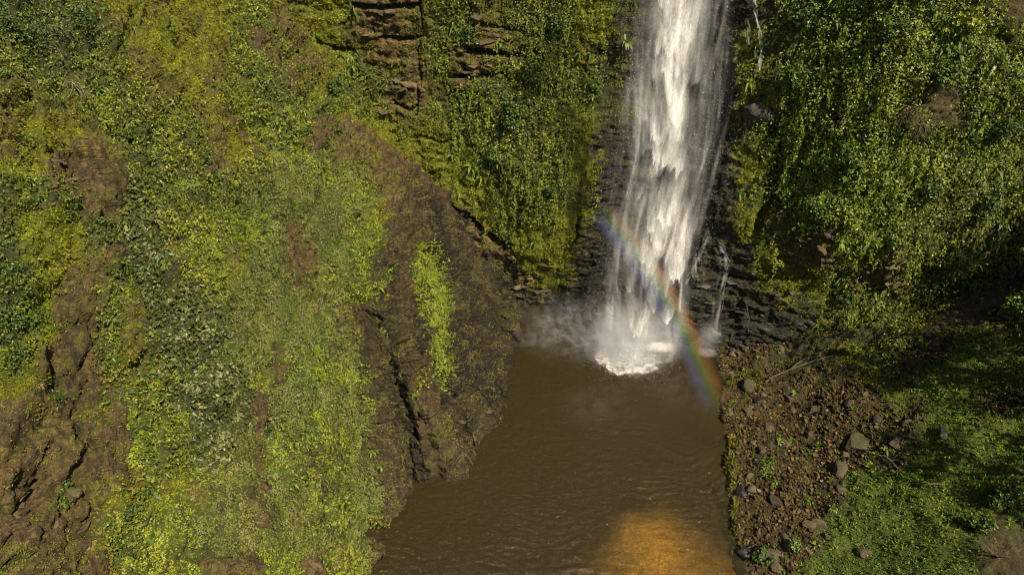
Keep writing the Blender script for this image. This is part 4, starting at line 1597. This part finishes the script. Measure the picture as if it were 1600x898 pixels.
slabs(BS, back_cliff, 'r', 85, SM, .3, .95, [(545, -20, 655, 75), (690, 0, 830, 140), (580, 100, 660, 180), (770, 400, 900, 470)])
slabs(BS, back_cliff, 'w', 70, WM, .3, .8, [(1060, 360, 1180, 550), (1120, 20, 1200, 180), (900, 330, 960, 470)])
slabs(RS, right_cliff, 'r', 40, SM, .3, .8, [(1260, 335, 1310, 410), (1320, 395, 1400, 450), (1280, 150, 1330, 200)])
slabs(RS, right_cliff, 'w', 40, WM, .3, .8, [(1150, 420, 1330, 550)])
slabs(LS, left_cliff, 'r', 60, SM, .18, .5, [(60, 240, 180, 330), (700, 640, 760, 720), (395, 600, 440, 780), (320, 860, 520, 898), (20, 740, 130, 860)])

# the boulder that splits the side stream
p, nr, _ = spot(1185, 168, ('back', 'right'))
me = rock_mesh('cliff_boulder', 701, 3, 1.0, .5)
o = link('cliff_boulder', me, 'wet_rock', label='dark wet boulder jutting from the cliff beside the waterfall', cat='boulder')
o.matrix_world = Matrix.Translation(Vector(p) + Vector((0, -.2, -.4))) @ Matrix.Diagonal((1.5, 1.1, 2.1, 1))


# ------------------------------------------------------------------ plants one can tell apart
def crown_leaves(centres, radii, per, s0, s1, pal, seed, flat=.8):
    P, Nn, C = [], [], []
    for c, r_ in zip(centres, radii):
        k = max(6, int(per * r_ * r_))
        d = unit(rng.normal(size=(k, 3)))
        rr = r_ * rng.random(k) ** .4
        q = d * rr[:, None] * np.array((1, 1, flat))
        P.append(np.asarray(c) + q)
        Nn.append(unit(d + np.array((0, 0, .5))))
        C.append(np.array(pal)[rng.integers(0, len(pal), k)] * rng.uniform(.75, 1.25, (k, 1)))
    P, Nn, C = np.vstack(P), np.vstack(Nn), np.vstack(C)
    sz = rng.uniform(s0, s1, len(P))
    V, Fa = leaf_geo(P, Nn, sz, .38, .16, .35, .5)
    return V, Fa, np.repeat(C, 2, 0)


DARK = [(.030, .055, .010), (.05, .08, .013), (.08, .11, .016)]
MID = [(.06, .095, .013), (.10, .14, .016), (.04, .065, .010)]
LIME = [(.17, .20, .015), (.24, .26, .02), (.11, .14, .014)]
FRESH = [(.11, .17, .035), (.17, .24, .06), (.07, .12, .02)]


def shrub(px, py, r_, pal, lab, surf=None, name='shrub', s=(.10, .18), bare=0, cat='shrub', group=None):
    g = spot(px, py, surf)
    if g is None:
        return
    p, nr, dep = g
    root = link(name, None, label=lab, cat=cat, group=group, loc=Vector(p))
    up = unit(np.array(nr) * .8 + np.array((0, 0, .7)))
    nb = 6
    paths, cents, rads = [], [], []
    for k in range(nb):
        d = unit(up + rng.normal(0, .55, 3))
        e = d * r_ * rng.uniform(.5, 1.0)
        mid = e * .5 + rng.normal(0, .06, 3) * r_
        paths.append([(-up * .1, .035 * r_ + .01), (mid, .022 * r_ + .008), (e, .006)])
        cents.append(e)
        rads.append(r_ * rng.uniform(.38, .62))
        for q in range(2):
            cents.append(e * rng.uniform(.5, 1.0) + rng.normal(0, .3, 3) * r_)
            rads.append(r_ * rng.uniform(.25, .45))
    for k in range(bare):
        d = unit(up * .4 + rng.normal(0, .8, 3) + np.array((0, 0, -.5)))
        e = d * r_ * rng.uniform(.9, 1.6)
        paths.append([(np.zeros(3), .03), (e * .5 + rng.normal(0, .12, 3), .02), (e, .008)])
    V, Fa = tubes(paths, 4)
    link('stem', np_mesh('stem', V, Fa, True), 'dead_wood' if bare else 'bark', root)
    V, Fa, C = crown_leaves(cents, rads, 210 / max(r_, .5) ** .6, s[0], s[1], pal, 0)
    link('crown', np_mesh('crown', V, Fa, False, face_col=np.clip(C, .003, .8)), 'leaf', root)
    return root



SHRUBS = [
    (75, 60, 1.5, DARK, 'largest dark leafy shrub with bare twigs, top corner of the slope', 'left', 5),
    (130, 35, 1.2, DARK, 'dark shrub beside the largest one, nearer the moss', 'left', 0),
    (20, 40, 1.2, DARK, 'dark shrub cut by the picture edge, uppermost', 'left', 0),
    (200, 215, .9, MID, 'green shrub above the dark hollow left of the earth run', 'left', 2),
    (232, 290, .8, MID, 'green shrub above the bare earth face on the slope', 'left', 0),
    (305, 360, 1.0, LIME, 'bright lime shrub on its own above the dark broad leaves', 'left', 0),
    (345, 440, .7, LIME, 'lime shrub below the single bright one', 'left', 0),
    (30, 430, 1.1, DARK, 'dark shrub at the edge beside yellow moss, upper one', 'left', 0),
    (20, 500, 1.0, MID, 'green shrub at the edge between two dark ones', 'left', 0),
    (28, 560, 1.0, DARK, 'dark shrub at the edge beside brown rock, lower one', 'left', 0),
    (60, 320, .6, DARK, 'small dark shrub tucked under the rock ledge', 'left', 0),
    (90, 620, .55, DARK, 'low dark plant on the brown rock face', 'left', 0),
    (180, 430, .5, MID, 'small green plant at the crack in the rock', 'left', 0),
    (470, 110, .7, MID, 'green shrub beside the brown earth chute', 'left', 0),
    (395, 115, .7, DARK, 'dark shrub on the upper slope before the chute', 'left', 0),
    (520, 140, .9, DARK, 'dark shrub over the crease between slope and rock wall', None, 0),
    (480, 195, .7, DARK, 'dark bush at the head of the pale mat', 'left', 0),
    (330, 250, .6, MID, 'rounded green bush in the middle of the upper slope', 'left', 0),
    (160, 350, .6, DARK, 'dark bush right of the yellow moss hump', 'left', 0),
    (105, 765, .5, MID, 'green tuft growing from the deep rock crack', 'left', 0),
    (105, 790, .4, MID, 'green tuft at the foot of the deep rock crack', 'left', 0),
    (265, 835, .5, LIME, 'vivid yellow green bush low on the slope', 'left', 0),
    (200, 880, .5, LIME, 'yellow green bush at the bottom edge', 'left', 0),
    (200, 800, .7, DARK, 'dark shrub below the mossy patch, low on the slope', 'left', 0),
    (735, 55, .9, DARK, 'dark shrub on the ledged rock wall', 'back', 0),
    (800, 180, 1.2, DARK, 'dark shrub in the middle of the creeper wall', 'back', 0),
    (830, 110, 1.0, MID, 'green bush overhanging the orange ledge', 'back', 0),
    (870, 40, 1.0, MID, 'hanging green bush at the top of the rock wall', 'back', 0),
    (930, 140, .8, MID, 'green bush nearest the waterfall on the mossy side', 'back', 0),
    (860, 300, .7, DARK, 'small dark bush low on the mossy bulge', 'back', 0),
    (770, 250, .8, MID, 'green bush above the mossy bulge', 'back', 0),
    (1240, 40, 1.4, DARK, 'dark leafy bush at the top beside the boulder stream', None, 0),
    (1225, 120, 1.1, MID, 'green bush directly above the wet boulder', None, 0),
    (1265, 320, 1.3, MID, 'thick green bush bulging at the lower end of the creeper curtain', 'right', 0),
    (1320, 340, 1.0, LIME, 'yellow green bush hanging beside the orange rock', 'right', 0),
    (1330, 250, 1.3, MID, 'rounded green bush in the middle of the creeper curtain', 'right', 0),
    (1400, 60, 1.3, MID, 'broad green bush high on the shaded cliff', 'right', 0),
    (1500, 40, 1.2, LIME, 'bright leafed bush near the upper corner', 'right', 0),
    (1480, 130, 1.2, MID, 'green bush beside the brown dry twigs', 'right', 0),
    (1560, 200, 1.3, DARK, 'dark bush in the shade by the picture edge', 'right', 0),
    (1540, 330, 1.2, DARK, 'dark bush low on the shaded cliff edge', 'right', 0),
    (1440, 300, 1.1, DARK, 'dark green bush in the dim cliff face', 'right', 0),
    (1390, 380, .9, MID, 'green bush above the grey rock recess', 'right', 0),
    (1215, 415, .6, LIME, 'low lime bush lit below the shadowed overhang', None, 0),
    (1320, 470, .8, DARK, 'dark bush at the foot of the recess', 'right', 0),
    (1520, 450, .9, MID, 'green bush at the head of the leaf-litter trail', None, 0),
    (1335, 545, .5, LIME, 'small lime plant on the rubble crest', None, 0),
    (1185, 868, .7, DARK, 'dark leafy shrub at the lower shoreline', 'bank', 0),
    (1240, 852, .5, FRESH, 'fresh green plant among the lower boulders', 'bank', 0),
    (1580, 780, 1.0, MID, 'leafy green shrub on the grass by the picture edge', 'bank', 0),
    (1535, 820, .8, MID, 'green shrub on the lower grass', 'bank', 0),
]
for px, py, r_, pal, lab, sf, bare in SHRUBS:
    k = .62 if sf == 'left' else 1.0
    shrub(px, py, r_ * k, pal, lab, (sf,) if sf else None, bare=bare, s=(.08 if sf == 'left' else .15, .15 if sf == 'left' else .28))


# spiky rosettes on the edge of the apron
def rosette(px, py, r_, lab, surf=None):
    g = spot(px, py, surf)
    p, nr, _ = g
    root = link('rosette_plant', None, label=lab, cat='plant', loc=Vector(p))
    n = 26
    V, Fc, C = [], [], []
    for k in range(n):
        d = unit(np.array(nr) * rng.uniform(.3, 1.0) + rng.normal(0, .6, 3) + np.array((0, 0, .3)))
        b = unit(np.cross(d, (0.2, .3, .9))) * .07 * r_ / .5
        e = d * r_ * rng.uniform(.7, 1.1)
        m_ = e * .55 + np.array((0, 0, .12 * r_))
        e = e - np.array((0, 0, .25 * r_))
        i = len(V)
        V += [-b * .6, b * .6, m_ + b, m_ - b, e]
        Fc += [(i, i + 1, i + 2), (i, i + 2, i + 3), (i + 3, i + 2, i + 4)]
        c = np.array((.09, .13, .02)) * rng.uniform(.6, 1.5)
        C += [c, c, c]
    link('leaves', np_mesh('leaves', np.array(V), np.array(Fc), False, face_col=np.array(C)), 'leaf', root)


for px, py, r_, lab in [(585, 700, .55, 'spiky green rosette on the edge of the rock apron, upper one'), (592, 730, .5, 'spiky green rosette hanging below another on the apron edge'),
                        (438, 738, .45, 'spiky rosette beside the brown hollow in the lower slope'), (500, 755, .4, 'small spiky rosette at the end of the narrow hollow'),
                        (370, 165, .5, 'spiky pale rosette high on the slope by the litter run'), (650, 620, .35, 'little green rosette alone on the brown apron'),
                        (925, 150, .6, 'drooping spiky plant on the rock wall near the fall'), (875, 125, .6, 'drooping spiky plant further from the fall'),
                        (270, 35, .4, 'small blue green rosette on the upper moss'), (210, 42, .4, 'small pale rosette on the upper moss nearer the dark shrub')]:
    rosette(px, py, r_, lab)


# dry twig bushes and driftwood
def twigs(px, py, r_, n, lab, surf, mat='dead_wood', grow=(0, 0, .4), thick=.02):
    g = spot(px, py, surf)
    p, nr, _ = g
    root = link('twig_bush', None, label=lab, cat='dead bush', loc=Vector(p))
    paths = []
    for k in range(n):
        d = unit(np.array(nr) * .6 + np.array(grow) + rng.normal(0, .6, 3))
        e = d * r_ * rng.uniform(.6, 1.3)
        m_ = e * .5 + rng.normal(0, .09, 3) * r_
        paths.append([(np.zeros(3), thick), (m_, thick * .7), (e, thick * .25)])
        for q in range(2):
            s_ = m_ + (e - m_) * rng.uniform(0, .7)
            f = s_ + unit(d + rng.normal(0, .6, 3)) * r_ * .4
            paths.append([(s_, thick * .5), (f, thick * .2)])
    V, Fa = tubes(paths, 4)
    link('branches', np_mesh('branches', V, Fa, True), mat, root)


twigs(1420, 165, 1.6, 60, 'brown leafless bush hanging on the sunlit cliff', ('right',), 'twig_brown', (0, -.2, -.5), .02)
twigs(1440, 190, 1.3, 40, 'lower brown leafless bush on the sunlit cliff', ('right',), 'twig_brown', (0, -.2, -.5), .02)
twigs(1560, 870, 1.8, 14, 'pale bare branches spreading over the bottom corner grass', ('bank',), 'twig_brown', (-.4, 0, .5), .018)
twigs(115, 130, .9, 9, 'pale bare twigs hanging below the dark shrub', ('left',), 'dead_wood', (.1, -.3, -.9), .018)
twigs(90, 75, .7, 4, 'crooked pale branch sticking out of the dark shrub', ('left',), 'dead_wood', (.1, -.5, -.5), .02)
twigs(392, 415, .6, 10, 'fine bare twigs above the pale mat', ('left',), 'twig_brown', (.3, 0, .1), .012)

for (x0, y0, x1, y1, rad, lab) in [(1195, 590, 1285, 558, .09, 'long thin driftwood trunk leaning across the upper rubble'), (1232, 574, 1262, 556, .07, 'short branch beside the long driftwood trunk'),
                                   (1378, 712, 1398, 730, .10, 'short dark log lying in the tan rubble'), (1440, 758, 1470, 757, .09, 'dark log on the grass in the tree shade'),
                                   (1155, 865, 1178, 850, .09, 'grey log end at the lower shoreline')]:
    a, b = spot(x0, y0), spot(x1, y1)
    A_, B_ = a[0] + np.array((0, 0, rad + .1)), b[0] + np.array((0, 0, rad + .1))
    mid = (A_ + B_) / 2 + np.array((0, 0, .12))
    V, Fa = tubes([[(A_, rad), ((A_ * 3 + B_) / 4 + np.array((0, 0, .1)), rad * .95), (mid, rad * .85), (B_, rad * .5)], [(mid, rad * .4), (mid + np.array((.3, -.1, .35)), .015)]], 7)
    link('driftwood_log', np_mesh('driftwood_log', V, Fa, True), 'bark', label=lab, cat='log')


# ------------------------------------------------------------------ trees on the right bank, mostly past the picture edge: their shade falls into it
def tree(x, y, h, cr, seed, lab, pal, per=60, leaf=(.18, .34), lean=(0, 0)):
    r = np.random.default_rng(seed)
    z0 = float(bank_z(np.array([x]), np.array([y]))[0])
    root = link('broadleaf_tree', None, label=lab, cat='tree', loc=(x, y, z0))
    top = np.array((lean[0], lean[1], h * .72))
    trunk = [[(np.array((0, 0, -.4)), .32), (top * .35 + r.normal(0, .15, 3), .25), (top * .7 + r.normal(0, .2, 3), .17), (top, .10)]]
    limbs, cents, rads = [], [], []
    for k in range(13):
        s_ = top * r.uniform(.5, 1.0)
        an = 2.4 * k + r.uniform(-.4, .4)
        e = s_ + np.array((math.cos(an) * cr * r.uniform(.55, 1.0), math.sin(an) * cr * r.uniform(.55, 1.0), r.uniform(.4, .28 * h)))
        m_ = (s_ + e) / 2 + r.normal(0, .25, 3)
        limbs.append([(s_, .10), (m_, .06), (e, .02)])
        cents.append(e)
        rads.append(cr * r.uniform(.28, .42))
        for q in range(3):
            cents.append(m_ + (e - m_) * r.uniform(.2, 1.2) + r.normal(0, cr * .2, 3))
            rads.append(cr * r.uniform(.16, .3))
    V, Fa = tubes(trunk, 8)
    link('trunk', np_mesh('trunk', V, Fa, True), 'bark', root)
    V, Fa = tubes(limbs, 5)
    link('limbs', np_mesh('limbs', V, Fa, True), 'bark', root)
    V, Fa, C = crown_leaves(cents, rads, per, leaf[0], leaf[1], pal, seed, .75)
    link('crown', np_mesh('crown', V, Fa, False, face_col=np.clip(C, .003, .8)), 'leaf', root)



tree(35.6, 33.2, 9.0, 2.6, 801, 'fresh green tree leaning into the picture at its edge above the grass', FRESH, lean=(-2.0, .6))
tree(39.0, 28.5, 12.0, 3.6, 802, 'tall tree past the picture edge shading the middle of the bank', MID)
tree(36.5, 20.5, 11.0, 3.2, 803, 'tree past the lower corner shading the bottom grass', MID)
tree(44.0, 35.0, 13.0, 3.8, 804, 'tree past the edge shading the end of the leaf-litter trail', DARK)
tree(45.0, 26.0, 15.0, 4.2, 805, 'tallest tree past the edge shading the cliff corner', DARK)
